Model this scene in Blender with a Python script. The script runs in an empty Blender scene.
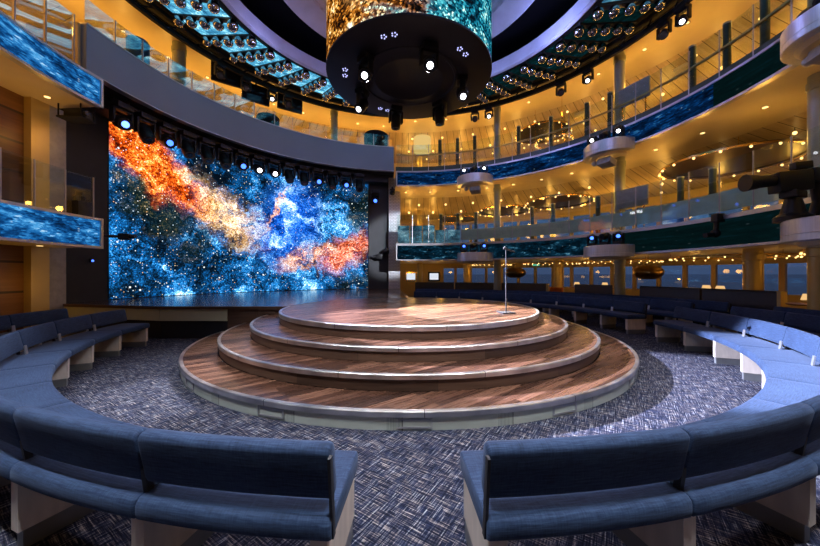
import bpy, bmesh, math, random
from mathutils import Vector, Matrix
random.seed(7)
S = bpy.context.scene
COL = S.collection
R = math.radians
CX, CY = 0.0, 7.0          # centre of the round stage
CAMZ = 1.434
WM = {}                    # world matrices of the objects built so far
ORD = ['first','second','third','fourth','fifth','sixth','seventh','eighth','ninth','tenth','eleventh','twelfth',
       'thirteenth','fourteenth','fifteenth','sixteenth','seventeenth','eighteenth','nineteenth','twentieth',
       'twenty-first','twenty-second','twenty-third','twenty-fourth','twenty-fifth','twenty-sixth']

def P(r, deg, z=0.0):
    return Vector((CX + r*math.cos(R(deg)), CY + r*math.sin(R(deg)), z))

# ------------------------------------------------------------------ mesh builder
class MB:
    def __init__(self):
        self.bm = bmesh.new(); self.uv = self.bm.loops.layers.uv.new('UVMap')
    def face(self, vs, uvs=None):
        try: f = self.bm.faces.new(vs)
        except ValueError: return None
        f.smooth = True
        if uvs:
            for l, u in zip(f.loops, uvs): l[self.uv].uv = u
        return f
    def box(self, c, s, rz=0.0, M=None, bevel=0.0):
        m = (M if M is not None else Matrix.Translation(Vector(c)) @ Matrix.Rotation(rz, 4, 'Z'))
        hx, hy, hz = s[0]/2, s[1]/2, s[2]/2
        co = [(-hx,-hy,-hz),(hx,-hy,-hz),(hx,hy,-hz),(-hx,hy,-hz),(-hx,-hy,hz),(hx,-hy,hz),(hx,hy,hz),(-hx,hy,hz)]
        v = [self.bm.verts.new(m @ Vector(p)) for p in co]
        fs = []
        for idx, a, b in (((0,3,2,1),1,0),((4,5,6,7),0,1),((0,1,5,4),0,2),((1,2,6,5),1,2),((2,3,7,6),0,2),((3,0,4,7),1,2)):
            f = self.face([v[i] for i in idx], [(co[i][a], co[i][b]) for i in idx]); fs.append(f)
        if bevel > 0:
            es = list({e for f in fs for e in f.edges})
            bmesh.ops.bevel(self.bm, geom=es, offset=bevel, segments=2, affect='EDGES', profile=0.6)
        return self
    def cyl(self, p0, p1, r0, r1=None, seg=14, caps=True):
        p0, p1 = Vector(p0), Vector(p1); r1 = r0 if r1 is None else r1
        d = (p1-p0); L = d.length; d.normalize()
        x = d.orthogonal().normalized(); y = d.cross(x)
        a = []; b = []
        for i in range(seg):
            t = 2*math.pi*i/seg; o = x*math.cos(t) + y*math.sin(t)
            a.append(self.bm.verts.new(p0+o*r0)); b.append(self.bm.verts.new(p1+o*r1))
        for i in range(seg):
            j = (i+1) % seg; u0, u1 = i/seg*6.283*r0, (i+1)/seg*6.283*r0
            self.face([a[i],a[j],b[j],b[i]], [(u0,0),(u1,0),(u1,L),(u0,L)])
        if caps:
            self.face(a[::-1]); self.face(b)
        return self
    def tube(self, pts, r, seg=8):
        for i in range(len(pts)-1): self.cyl(pts[i], pts[i+1], r, r, seg)
        return self
    def sphere(self, c, r, seg=14, rings=8, sc=(1,1,1)):
        m = Matrix.Translation(Vector(c)) @ Matrix.Diagonal((sc[0],sc[1],sc[2],1))
        res = bmesh.ops.create_uvsphere(self.bm, u_segments=seg, v_segments=rings, radius=r, matrix=m)
        for v in res['verts']:
            for f in v.link_faces: f.smooth = True
        return self
    def sweep(self, prof, a0, a1, n, c=None, closed=True, inset=0.0, full=False):
        """closed (r,z) profile swept about a vertical axis; inset rounds off both ends"""
        cx, cy = (CX, CY) if c is None else c
        m = len(prof); rc = sum(p[0] for p in prof)/m; zc = sum(p[1] for p in prof)/m
        st = []
        if inset > 0:
            da = math.degrees(inset/rc)
            st += [(a0, 1.0), (a0+da*0.3, 0.45), (a0+da, 0.0)]
            st += [(a0+da+(a1-a0-2*da)*i/n, 0.0) for i in range(1, n)]
            st += [(a1-da, 0.0), (a1-da*0.3, 0.45), (a1, 1.0)]
        else:
            st = [(a0+(a1-a0)*i/n, 0.0) for i in range(n+1)]
        if full: st = st[:-1]
        cum = [0.0]
        for i in range(m):
            p, q = prof[i], prof[(i+1) % m]; cum.append(cum[-1]+math.hypot(q[0]-p[0], q[1]-p[1]))
        rows = []
        for a, k in st:
            row = []
            for (r, z) in prof:
                if k > 0:
                    dr, dz = r-rc, z-zc; l = math.hypot(dr, dz) or 1
                    f = max(0.0, 1-inset*k/l); r, z = rc+dr*f, zc+dz*f
                row.append(self.bm.verts.new((cx+r*math.cos(R(a)), cy+r*math.sin(R(a)), z)))
            rows.append((a, row))
        mm = m if closed else m-1
        cnt = len(rows) if full else len(rows)-1
        for i in range(cnt):
            aa, ra = rows[i]; ab, rb = rows[(i+1) % len(rows)]
            if full and i == len(rows)-1: ab = a1
            u0, u1 = R(aa)*rc, R(ab)*rc
            for k in range(mm):
                k2 = (k+1) % m
                self.face([ra[k], ra[k2], rb[k2], rb[k]], [(u0,cum[k]),(u0,cum[k+1]),(u1,cum[k+1]),(u1,cum[k])])
        if closed and not full:
            self.face(rows[0][1][::-1], [(p[0], p[1]) for p in prof][::-1])
            self.face(rows[-1][1], [(p[0], p[1]) for p in prof])
        return self
    def lathe(self, prof, c, seg=24):
        cx, cy = c[0], c[1]; z0 = c[2] if len(c) > 2 else 0
        rows = []
        for (r, z) in prof:
            if r < 1e-5: rows.append([self.bm.verts.new((cx, cy, z0+z))])
            else: rows.append([self.bm.verts.new((cx+r*math.cos(2*math.pi*i/seg), cy+r*math.sin(2*math.pi*i/seg), z0+z)) for i in range(seg)])
        for k in range(len(rows)-1):
            a, b = rows[k], rows[k+1]
            for i in range(seg):
                j = (i+1) % seg
                if len(a) == 1 and len(b) == 1: continue
                if len(a) == 1: self.face([a[0], b[j], b[i]][::-1])
                elif len(b) == 1: self.face([a[i], a[j], b[0]])
                else: self.face([a[i], a[j], b[j], b[i]], [(i/seg,k),((i+1)/seg,k),((i+1)/seg,k+1),(i/seg,k+1)])
        return self
    def prism(self, poly, z0, z1):
        a = [self.bm.verts.new((x,y,z0)) for x,y in poly]; b = [self.bm.verts.new((x,y,z1)) for x,y in poly]
        n = len(poly)
        for i in range(n):
            j = (i+1) % n; self.face([a[i],a[j],b[j],b[i]])
        self.face(a[::-1]); self.face(b)
        return self
    def patch(self, r, a0, a1, z0, z1, n, inward=True):
        """a thin cylindrical sheet with uv running 0..1"""
        lo, hi = [], []
        for i in range(n+1):
            a = a0+(a1-a0)*i/n
            lo.append(self.bm.verts.new(P(r, a, z0))); hi.append(self.bm.verts.new(P(r, a, z1)))
        for i in range(n):
            u0, u1 = i/n, (i+1)/n
            self.face([lo[i],lo[i+1],hi[i+1],hi[i]], [(u0,0),(u1,0),(u1,1),(u0,1)])
        return self
    def build(self, name, mat, parent=None, sharp=35):
        if parent is not None:
            inv = WM[parent].inverted()
            bmesh.ops.transform(self.bm, matrix=inv, verts=self.bm.verts)
        bmesh.ops.recalc_face_normals(self.bm, faces=self.bm.faces)
        me = bpy.data.meshes.new(name); self.bm.to_mesh(me); self.bm.free()
        me.set_sharp_from_angle(angle=R(sharp))
        if mat: me.materials.append(mat)
        o = bpy.data.objects.new(name, me); COL.objects.link(o)
        if parent is not None: o.parent = parent; WM[o] = WM[parent].copy()
        else: WM[o] = Matrix.Identity(4)
        return o

def tag(o, label, cat, group=None, kind=None):
    o['label'] = label; o['category'] = cat
    if group: o['group'] = group
    if kind: o['kind'] = kind
    return o
def thing(name, label, cat, loc=(0,0,0), rz=0.0, group=None):
    o = bpy.data.objects.new(name, None); o.empty_display_size = 0.1
    COL.objects.link(o); o.location = loc; o.rotation_euler = (0,0,rz)
    WM[o] = Matrix.Translation(Vector(loc)) @ Matrix.Rotation(rz, 4, 'Z')
    return tag(o, label, cat, group)
def struct(o, label=None, cat=None):
    o['kind'] = 'structure'
    if label: o['label'] = label
    if cat: o['category'] = cat
    return o
def copy_tree(src, M, parent=None):
    """copy a thing with its parts; M is the world matrix of the new thing"""
    c = src.copy(); COL.objects.link(c); WM[c] = M
    if parent is None: c.location = M.to_translation(); c.rotation_euler = M.to_euler()
    else: c.parent = parent
    for ch in src.children: copy_tree(ch, M, c)
    return c

# ------------------------------------------------------------------ materials
def newmat(name):
    m = bpy.data.materials.new(name); m.use_nodes = True
    nt = m.node_tree; nt.nodes.clear()
    return m, nt
class N:
    def __init__(self, nt): self.nt = nt
    def n(self, t, **kw):
        o = self.nt.nodes.new(t)
        for k, v in kw.items():
            if k == 'ins':
                for a, b in v.items(): o.inputs[a].default_value = b
            else: setattr(o, k, v)
        return o
    def l(self, a, b): self.nt.links.new(a, b)
    def math(self, op, a, b=None, clamp=False):
        o = self.nt.nodes.new('ShaderNodeMath'); o.operation = op; o.use_clamp = clamp
        for i, v in enumerate((a, b)):
            if v is None: continue
            if isinstance(v, (int, float)): o.inputs[i].default_value = v
            else: self.l(v, o.inputs[i])
        return o.outputs[0]
    def ramp(self, fac, stops, interp='LINEAR'):
        o = self.nt.nodes.new('ShaderNodeValToRGB'); cr = o.color_ramp; cr.interpolation = interp
        while len(cr.elements) < len(stops): cr.elements.new(0.5)
        for e, (p, c) in zip(cr.elements, stops):
            e.position = p; e.color = (*c, 1) if len(c) == 3 else c
        self.l(fac, o.inputs[0]); return o.outputs[0]
    def mix(self, fac, a, b, mode='MIX'):
        o = self.nt.nodes.new('ShaderNodeMix'); o.data_type = 'RGBA'; o.blend_type = mode
        for i, v in ((0, fac), (6, a), (7, b)):
            if isinstance(v, (int, float)): o.inputs[i].default_value = v
            elif isinstance(v, tuple): o.inputs[i].default_value = (*v, 1) if len(v) == 3 else v
            else: self.l(v, o.inputs[i])
        return o.outputs[2]
    def mapping(self, vec, loc=(0,0,0), rot=(0,0,0), sc=(1,1,1), typ='POINT'):
        o = self.nt.nodes.new('ShaderNodeMapping'); o.vector_type = typ
        o.inputs['Location'].default_value = loc; o.inputs['Rotation'].default_value = rot; o.inputs['Scale'].default_value = sc
        self.l(vec, o.inputs[0]); return o.outputs[0]
    def noise(self, vec, scale, detail=3, rough=0.5, dist=0.0):
        o = self.nt.nodes.new('ShaderNodeTexNoise')
        o.inputs['Scale'].default_value = scale; o.inputs['Detail'].default_value = detail
        o.inputs['Roughness'].default_value = rough; o.inputs['Distortion'].default_value = dist
        self.l(vec, o.inputs['Vector']); return o
def principled(k, color, rough, metal=0.0, bump=None, spec=0.5):
    b = k.n('ShaderNodeBsdfPrincipled'); out = k.n('ShaderNodeOutputMaterial')
    if isinstance(color, tuple): b.inputs['Base Color'].default_value = (*color, 1)
    else: k.l(color, b.inputs['Base Color'])
    if isinstance(rough, (int, float)): b.inputs['Roughness'].default_value = rough
    else: k.l(rough, b.inputs['Roughness'])
    b.inputs['Metallic'].default_value = metal
    b.inputs['Specular IOR Level'].default_value = spec
    if bump:
        bn = k.n('ShaderNodeBump', ins={'Strength': bump[1], 'Distance': bump[2]})
        k.l(bump[0], bn.inputs['Height']); k.l(bn.outputs[0], b.inputs['Normal'])
    k.l(b.outputs[0], out.inputs[0]); return b

def simple(name, col, rough=0.5, metal=0.0, var=0.15, scale=6.0, stretch=(1,1,1), spec=0.5, bump=0.0):
    m, nt = newmat(name); k = N(nt)
    tc = k.n('ShaderNodeTexCoord')
    no = k.noise(k.mapping(tc.outputs['Object'], sc=stretch), scale, 4, 0.55)
    lo = tuple(c*(1-var) for c in col); hi = tuple(min(1, c*(1+var)) for c in col)
    c = k.ramp(no.outputs['Fac'], [(0.3, lo), (0.7, hi)])
    principled(k, c, rough, metal, (no.outputs['Fac'], bump, 0.01) if bump else None, spec)
    return m
def emis(name, col, strength):
    m, nt = newmat(name); k = N(nt)
    e = k.n('ShaderNodeEmission'); e.inputs[0].default_value = (*col, 1); e.inputs[1].default_value = strength
    out = k.n('ShaderNodeOutputMaterial'); k.l(e.outputs[0], out.inputs[0]); return m

M = {}
M['black'] = simple('black_paint', (0.008,0.008,0.012), 0.55)
M['drumblack'] = simple('drum_black', (0.0035,0.0035,0.0065), 0.6, spec=0.25)
M['blackplastic'] = simple('black_plastic', (0.008,0.008,0.010), 0.42, spec=0.3)
M['blackwall'] = simple('black_drape_wall', (0.017,0.017,0.019), 0.75, scale=3)
M['greywall'] = simple('dark_grey_wall', (0.032,0.033,0.037), 0.65, scale=2)
M['parapet'] = simple('slate_paint', (0.19,0.235,0.30), 0.5, var=0.05, scale=1.2)
M['silver'] = simple('silver_trim', (0.50,0.50,0.53), 0.38, 0.8, var=0.08, scale=3)
M['drumsilver'] = simple('brushed_silver', (0.62,0.62,0.64), 0.36, 0.45, var=0.12, scale=4, stretch=(6,6,0.5))
M['steel'] = simple('bracket_steel', (0.42,0.42,0.44), 0.35, 0.7)
M['darksteel'] = simple('dark_steel', (0.045,0.045,0.05), 0.45, 0.5)
M['plinth'] = simple('grey_plinth', (0.24,0.245,0.25), 0.35, 0.55, var=0.1, scale=4)
M['cream'] = simple('cream_soffit', (0.72,0.60,0.38), 0.38, var=0.06, scale=1.2, stretch=(1,1,1))
M['gold'] = simple('gold_column', (0.55,0.42,0.17), 0.35, 0.35, var=0.06, scale=2)
M['goldwall'] = simple('honey_wall', (0.60,0.44,0.20), 0.5, var=0.10, scale=1.0)
M['greencol'] = simple('sage_column', (0.34,0.36,0.27), 0.36, 0.15, var=0.06, scale=2)
M['greenpost'] = simple('dark_green_post', (0.035,0.055,0.042), 0.4, 0.2)
M['whitepillar'] = None
M['brass'] = simple('brass', (0.75,0.50,0.18), 0.25, 1.0, var=0.08)
M['antique'] = simple('antique_brass', (0.30,0.19,0.08), 0.28, 1.0, var=0.2, scale=9)
M['bronze'] = simple('bronze_canopy', (0.055,0.032,0.014), 0.45, 0.3)
M['vinyl'] = simple('black_vinyl', (0.016,0.017,0.020), 0.38, scale=12)
M['lampwood'] = simple('table_wood', (0.28,0.13,0.05), 0.35, scale=5, stretch=(1,8,1))
M['rust'] = simple('orange_fabric', (0.45,0.12,0.02), 0.8)
M['greyfab'] = simple('grey_panel', (0.30,0.30,0.30), 0.55, scale=8)
M['chair'] = simple('dark_chair', (0.010,0.011,0.015), 0.9, spec=0.1)
M['chairblue'] = simple('blue_chair', (0.02,0.10,0.25), 0.55)
M['lip'] = simple('pale_ring_band', (0.55,0.55,0.66), 0.5, var=0.12, scale=2.0)
M['slab'] = simple('deck_carpet', (0.08,0.06,0.04), 0.8)
M['whitebox'] = simple('cream_plastic', (0.62,0.56,0.42), 0.5, var=0.05)
M['chrome'] = simple('chrome_globe', (0.42,0.42,0.44), 0.12, 1.0, var=0.05)
M['bandglass'] = simple('sage_backpainted_glass', (0.50,0.62,0.49), 0.45, var=0.12, scale=3)

def wood_mat(name, dark, mid, light, scale, rot, plank=(1.2,0.09), rough=0.28, obj=True, mortar=(0.02,0.01,0.006), spec=0.5, mort=0.0025, gs=(1.6,26,26)):
    m, nt = newmat(name); k = N(nt)
    tc = k.n('ShaderNodeTexCoord')
    v = k.mapping(tc.outputs['Object' if obj else 'UV'], rot=rot, sc=(scale,)*3)
    br = k.n('ShaderNodeTexBrick', offset=0.37, ins={'Scale': 1.0, 'Mortar Size': mort, 'Brick Width': plank[0], 'Row Height': plank[1], 'Bias': 0.0})
    br.inputs['Color1'].default_value = (0,0,0,1); br.inputs['Color2'].default_value = (1,1,1,1); br.inputs['Mortar'].default_value = (0.5,0.5,0.5,1)
    k.l(v, br.inputs['Vector'])
    g = k.noise(k.mapping(v, sc=gs), 1.5, 5, 0.6, 0.4)
    f = k.math('ADD', k.math('MULTIPLY', br.outputs['Color'], 0.62), k.math('SUBTRACT', k.math('MULTIPLY', g.outputs['Fac'], 0.8), 0.12))
    c = k.ramp(f, [(0.22, dark), (0.55, mid), (0.95, light)])
    c = k.mix(br.outputs['Fac'], c, mortar)
    rr = k.math('ADD', rough-0.06, k.math('MULTIPLY', g.outputs['Fac'], 0.14))
    principled(k, c, rr, 0.0, (br.outputs['Fac'], -0.15, 0.004), spec); return m
M['stagewood'] = wood_mat('walnut_boards', (0.018,0.008,0.005), (0.066,0.028,0.016), (0.165,0.078,0.046), 1.0, (0,0,R(-38)), (1.1,0.085), 0.27)
M['mainwood'] = wood_mat('polished_walnut_boards', (0.022,0.011,0.008), (0.072,0.036,0.026), (0.15,0.085,0.06), 1.0, (0,0,R(-38)), (1.1,0.085), 0.17)
M['riserwood'] = wood_mat('walnut_riser', (0.035,0.018,0.011), (0.075,0.038,0.024), (0.12,0.065,0.04), 1.0, (0,0,0), (1.6,0.22), 0.40, obj=False)
M['panelwood'] = wood_mat('wall_walnut', (0.030,0.012,0.004), (0.105,0.044,0.016), (0.20,0.095,0.038), 1.0, (0,0,0), (3.4,0.66), 0.45, obj=False, mort=0.026, gs=(0.5,9,9))
M['ash'] = simple('pale_ash', (0.62,0.54,0.47), 0.5, var=0.12, scale=7, stretch=(2,2,0.6))
M['blackslit'] = simple('matte_black', (0.006,0.006,0.006), 0.9)  # matte black of the ring backing, truss and projector cage

def plank_ceiling():
    m, nt = newmat('gold_plank_ceiling'); k = N(nt)
    tc = k.n('ShaderNodeTexCoord'); s = k.n('ShaderNodeSeparateXYZ'); k.l(tc.outputs['UV'], s.inputs[0])
    u = k.math('FRACT', k.math('MULTIPLY', s.outputs[0], 2.6))
    line = k.math('LESS_THAN', u, 0.05)
    no = k.noise(k.mapping(tc.outputs['UV'], sc=(2.6,0.35,1)), 3, 3)
    c = k.ramp(no.outputs['Fac'], [(0.3,(0.56,0.43,0.24)),(0.7,(0.74,0.60,0.37))])
    c = k.mix(line, c, (0.07,0.045,0.02))
    principled(k, c, 0.36); return m
M['planks'] = plank_ceiling()

def fabric():
    m, nt = newmat('navy_slub_fabric'); k = N(nt)
    tc = k.n('ShaderNodeTexCoord')
    a = k.noise(k.mapping(tc.outputs['UV'], sc=(10,120,1)), 1.0, 4, 0.7)
    b = k.noise(k.mapping(tc.outputs['UV'], sc=(150,14,1)), 1.0, 3, 0.6)
    w = k.noise(tc.outputs['Object'], 2.2, 3, 0.5)
    f = k.math('ADD', k.math('ADD', k.math('MULTIPLY', a.outputs['Fac'], 0.55), k.math('MULTIPLY', b.outputs['Fac'], 0.22)), k.math('MULTIPLY', w.outputs['Fac'], 0.28))
    c = k.ramp(f, [(0.38,(0.006,0.012,0.032)),(0.51,(0.019,0.038,0.088)),(0.67,(0.044,0.080,0.158))])
    b_ = principled(k, c, 0.78, 0.0, (f, 0.35, 0.004), 0.25)
    b_.inputs['Sheen Weight'].default_value = 0.12; b_.inputs['Sheen Tint'].default_value = (0.5,0.65,1,1)
    return m
M['fabric'] = fabric()

def carpet():
    m, nt = newmat('crosshatch_carpet'); k = N(nt)
    tc = k.n('ShaderNodeTexCoord'); v = tc.outputs['Object']
    out = None
    va = k.mapping(v, rot=(0,0,R(33)))
    cell = k.n('ShaderNodeTexVoronoi', ins={'Scale': 7.0}); k.l(va, cell.inputs['Vector'])
    sep = k.n('ShaderNodeSeparateColor'); k.l(cell.outputs['Color'], sep.inputs[0])
    n1 = k.noise(k.mapping(va, sc=(5,105,1)), 1.0, 2, 0.65)
    n2 = k.noise(k.mapping(va, sc=(105,5,1)), 1.0, 2, 0.65)
    pick = k.noise(va, 14.0, 2, 0.5)
    sel = k.math('GREATER_THAN', pick.outputs['Fac'], 0.5)
    st = k.nt.nodes.new('ShaderNodeMix'); st.data_type = 'FLOAT'
    k.l(sel, st.inputs[0]); k.l(n1.outputs['Fac'], st.inputs[2]); k.l(n2.outputs['Fac'], st.inputs[3])
    mx = k.math('ADD', n1.outputs['Fac'], n2.outputs['Fac'])
    f = k.math('ADD', k.math('MULTIPLY', st.outputs[0], 0.36), k.math('MULTIPLY', mx, 0.32))
    c = k.ramp(f, [(0.42,(0.006,0.008,0.018)),(0.51,(0.022,0.027,0.058)),(0.555,(0.090,0.086,0.100)),(0.605,(0.25,0.235,0.235)),(0.69,(0.42,0.41,0.40))])
    warm = k.ramp(pick.outputs['Fac'], [(0.42,(1,0.92,0.84)),(0.60,(0.84,0.92,1.0))])
    c = k.mix(1.0, c, warm, 'MULTIPLY')
    principled(k, c, 0.95, 0.0, (f, 0.5, 0.006), 0.1); return m
M['carpet'] = carpet()

def nosing():
    m, nt = newmat('brushed_nosing'); k = N(nt)
    tc = k.n('ShaderNodeTexCoord')
    a = k.noise(k.mapping(tc.outputs['UV'], sc=(3.2,0.3,1)), 1.0, 2)
    s = k.n('ShaderNodeSeparateXYZ'); k.l(tc.outputs['UV'], s.inputs[0])
    seam = k.math('LESS_THAN', k.math('FRACT', k.math('MULTIPLY', s.outputs[0], 0.62)), 0.004)
    c = k.ramp(a.outputs['Fac'], [(0.35,(0.50,0.49,0.48)),(0.65,(0.80,0.78,0.76))])
    c = k.mix(seam, c, (0.04,0.04,0.04))
    r = k.math('ADD', 0.26, k.math('MULTIPLY', a.outputs['Fac'], 0.22))
    principled(k, c, r, 1.0); return m
M['nosing'] = nosing()

def riser_panel():
    m, nt = newmat('sage_riser_panel'); k = N(nt)
    tc = k.n('ShaderNodeTexCoord'); s = k.n('ShaderNodeSeparateXYZ'); k.l(tc.outputs['UV'], s.inputs[0])
    fr = k.math('FRACT', k.math('MULTIPLY', s.outputs[0], 0.95))
    seam = k.math('LESS_THAN', fr, 0.006)
    vent = k.math('GREATER_THAN', fr, 0.86)
    slot = k.math('GREATER_THAN', k.math('FRACT', k.math('MULTIPLY', s.outputs[0], 70)), 0.6)
    no = k.noise(tc.outputs['Object'], 2.5, 3)
    c = k.ramp(no.outputs['Fac'], [(0.3,(0.46,0.50,0.44)),(0.7,(0.54,0.575,0.51))])
    c = k.mix(k.math('MULTIPLY', k.math('MULTIPLY', vent, slot), 0.6), c, (0.10,0.11,0.09))
    c = k.mix(seam, c, (0.03,0.03,0.03))
    principled(k, c, 0.4, 0.25); return m
M['riser'] = riser_panel()
M['sagepanel'] = simple('sage_stage_panel', (0.44,0.44,0.32), 0.5, var=0.08, scale=1.5)

def brick_white():
    m, nt = newmat('white_tiled_pillar'); k = N(nt)
    tc = k.n('ShaderNodeTexCoord')
    b = k.n('ShaderNodeTexBrick', ins={'Scale': 1.0, 'Mortar Size': 0.008, 'Brick Width': 0.16, 'Row Height': 0.07})
    b.inputs['Color1'].default_value = (0.62,0.62,0.65,1); b.inputs['Color2'].default_value = (0.70,0.70,0.73,1); b.inputs['Mortar'].default_value = (0.25,0.25,0.27,1)
    k.l(k.mapping(tc.outputs['UV']), b.inputs['Vector'])
    principled(k, b.outputs['Color'], 0.5, 0.0, (b.outputs['Fac'], -0.2, 0.004)); return m
M['whitepillar'] = brick_white()

def glass(name='clear_glass', base=0.05):
    m, nt = newmat(name); k = N(nt)
    tr = k.n('ShaderNodeBsdfTransparent'); tr.inputs[0].default_value = (0.90,0.95,0.93,1)
    gl = k.n('ShaderNodeBsdfGlossy'); gl.inputs['Roughness'].default_value = 0.02; gl.inputs[0].default_value = (1,1,1,1)
    fr = k.n('ShaderNodeLayerWeight', ins={'Blend': 0.5})
    tc = k.n('ShaderNodeTexCoord'); no = k.noise(tc.outputs['Object'], 3.0, 2)
    f = k.math('ADD', k.math('MULTIPLY', k.math('POWER', fr.outputs['Facing'], 5.0), 0.85), k.math('ADD', base, k.math('MULTIPLY', no.outputs['Fac'], 0.03)))
    mx = k.n('ShaderNodeMixShader'); k.l(f, mx.inputs[0]); k.l(tr.outputs[0], mx.inputs[1]); k.l(gl.outputs[0], mx.inputs[2])
    out = k.n('ShaderNodeOutputMaterial'); k.l(mx.outputs[0], out.inputs[0]); return m
M['glass'] = glass()
M['coated'] = glass('coated_glass', 0.26)

def blob(k, vec, loc, rot, sc, e0=1.0, e1=0.2):
    p = k.mapping(vec, loc=loc, rot=(0,0,rot), sc=sc, typ='TEXTURE')
    ln = k.n('ShaderNodeVectorMath', operation='LENGTH'); k.l(p, ln.inputs[0])
    mr = k.n('ShaderNodeMapRange', interpolation_type='SMOOTHSTEP', ins={1: e1, 2: e0, 3: 1.0, 4: 0.0}); k.l(ln.outputs['Value'], mr.inputs[0])
    return mr.outputs[0]
def emit_out(k, col, strength):
    e = k.n('ShaderNodeEmission'); k.l(col, e.inputs[0])
    if isinstance(strength, (int, float)): e.inputs[1].default_value = strength
    else: k.l(strength, e.inputs[1])
    out = k.n('ShaderNodeOutputMaterial'); k.l(e.outputs[0], out.inputs[0])

def stars(k, vec, scale, th, soft=0.06):
    v = k.n('ShaderNodeTexVoronoi', ins={'Scale': scale, 'Randomness': 1.0}); k.l(vec, v.inputs['Vector'])
    mr = k.n('ShaderNodeMapRange', ins={1: th, 2: max(0.0, th-soft), 3: 0.0, 4: 1.0}); mr.clamp = True
    k.l(v.outputs['Distance'], mr.inputs[0])
    s = k.n('ShaderNodeSeparateColor'); k.l(v.outputs['Color'], s.inputs[0])
    return mr.outputs[0], s.outputs[0], s.outputs[1]

def grain(k, uv, scale, lo, hi, pw=2.0):
    v = k.n('ShaderNodeTexVoronoi', ins={'Scale': scale}); k.l(uv, v.inputs['Vector'])
    s = k.n('ShaderNodeSeparateColor'); k.l(v.outputs['Color'], s.inputs[0])
    g = k.math('ADD', lo, k.math('MULTIPLY', k.math('POWER', s.outputs[0], pw), hi-lo))
    return g, s.outputs[1], s.outputs[2]
def scale_col(k, c, f):
    o = k.n('ShaderNodeVectorMath', operation='SCALE'); k.l(c, o.inputs[0])
    if isinstance(f, (int, float)): o.inputs['Scale'].default_value = f
    else: k.l(f, o.inputs['Scale'])
    return o.outputs[0]
def contrast(k, v, lo, hi):
    mr = k.n('ShaderNodeMapRange', ins={1: lo, 2: hi, 3: 0.0, 4: 1.0}); mr.clamp = True; k.l(v, mr.inputs[0]); return mr.outputs[0]

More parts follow.
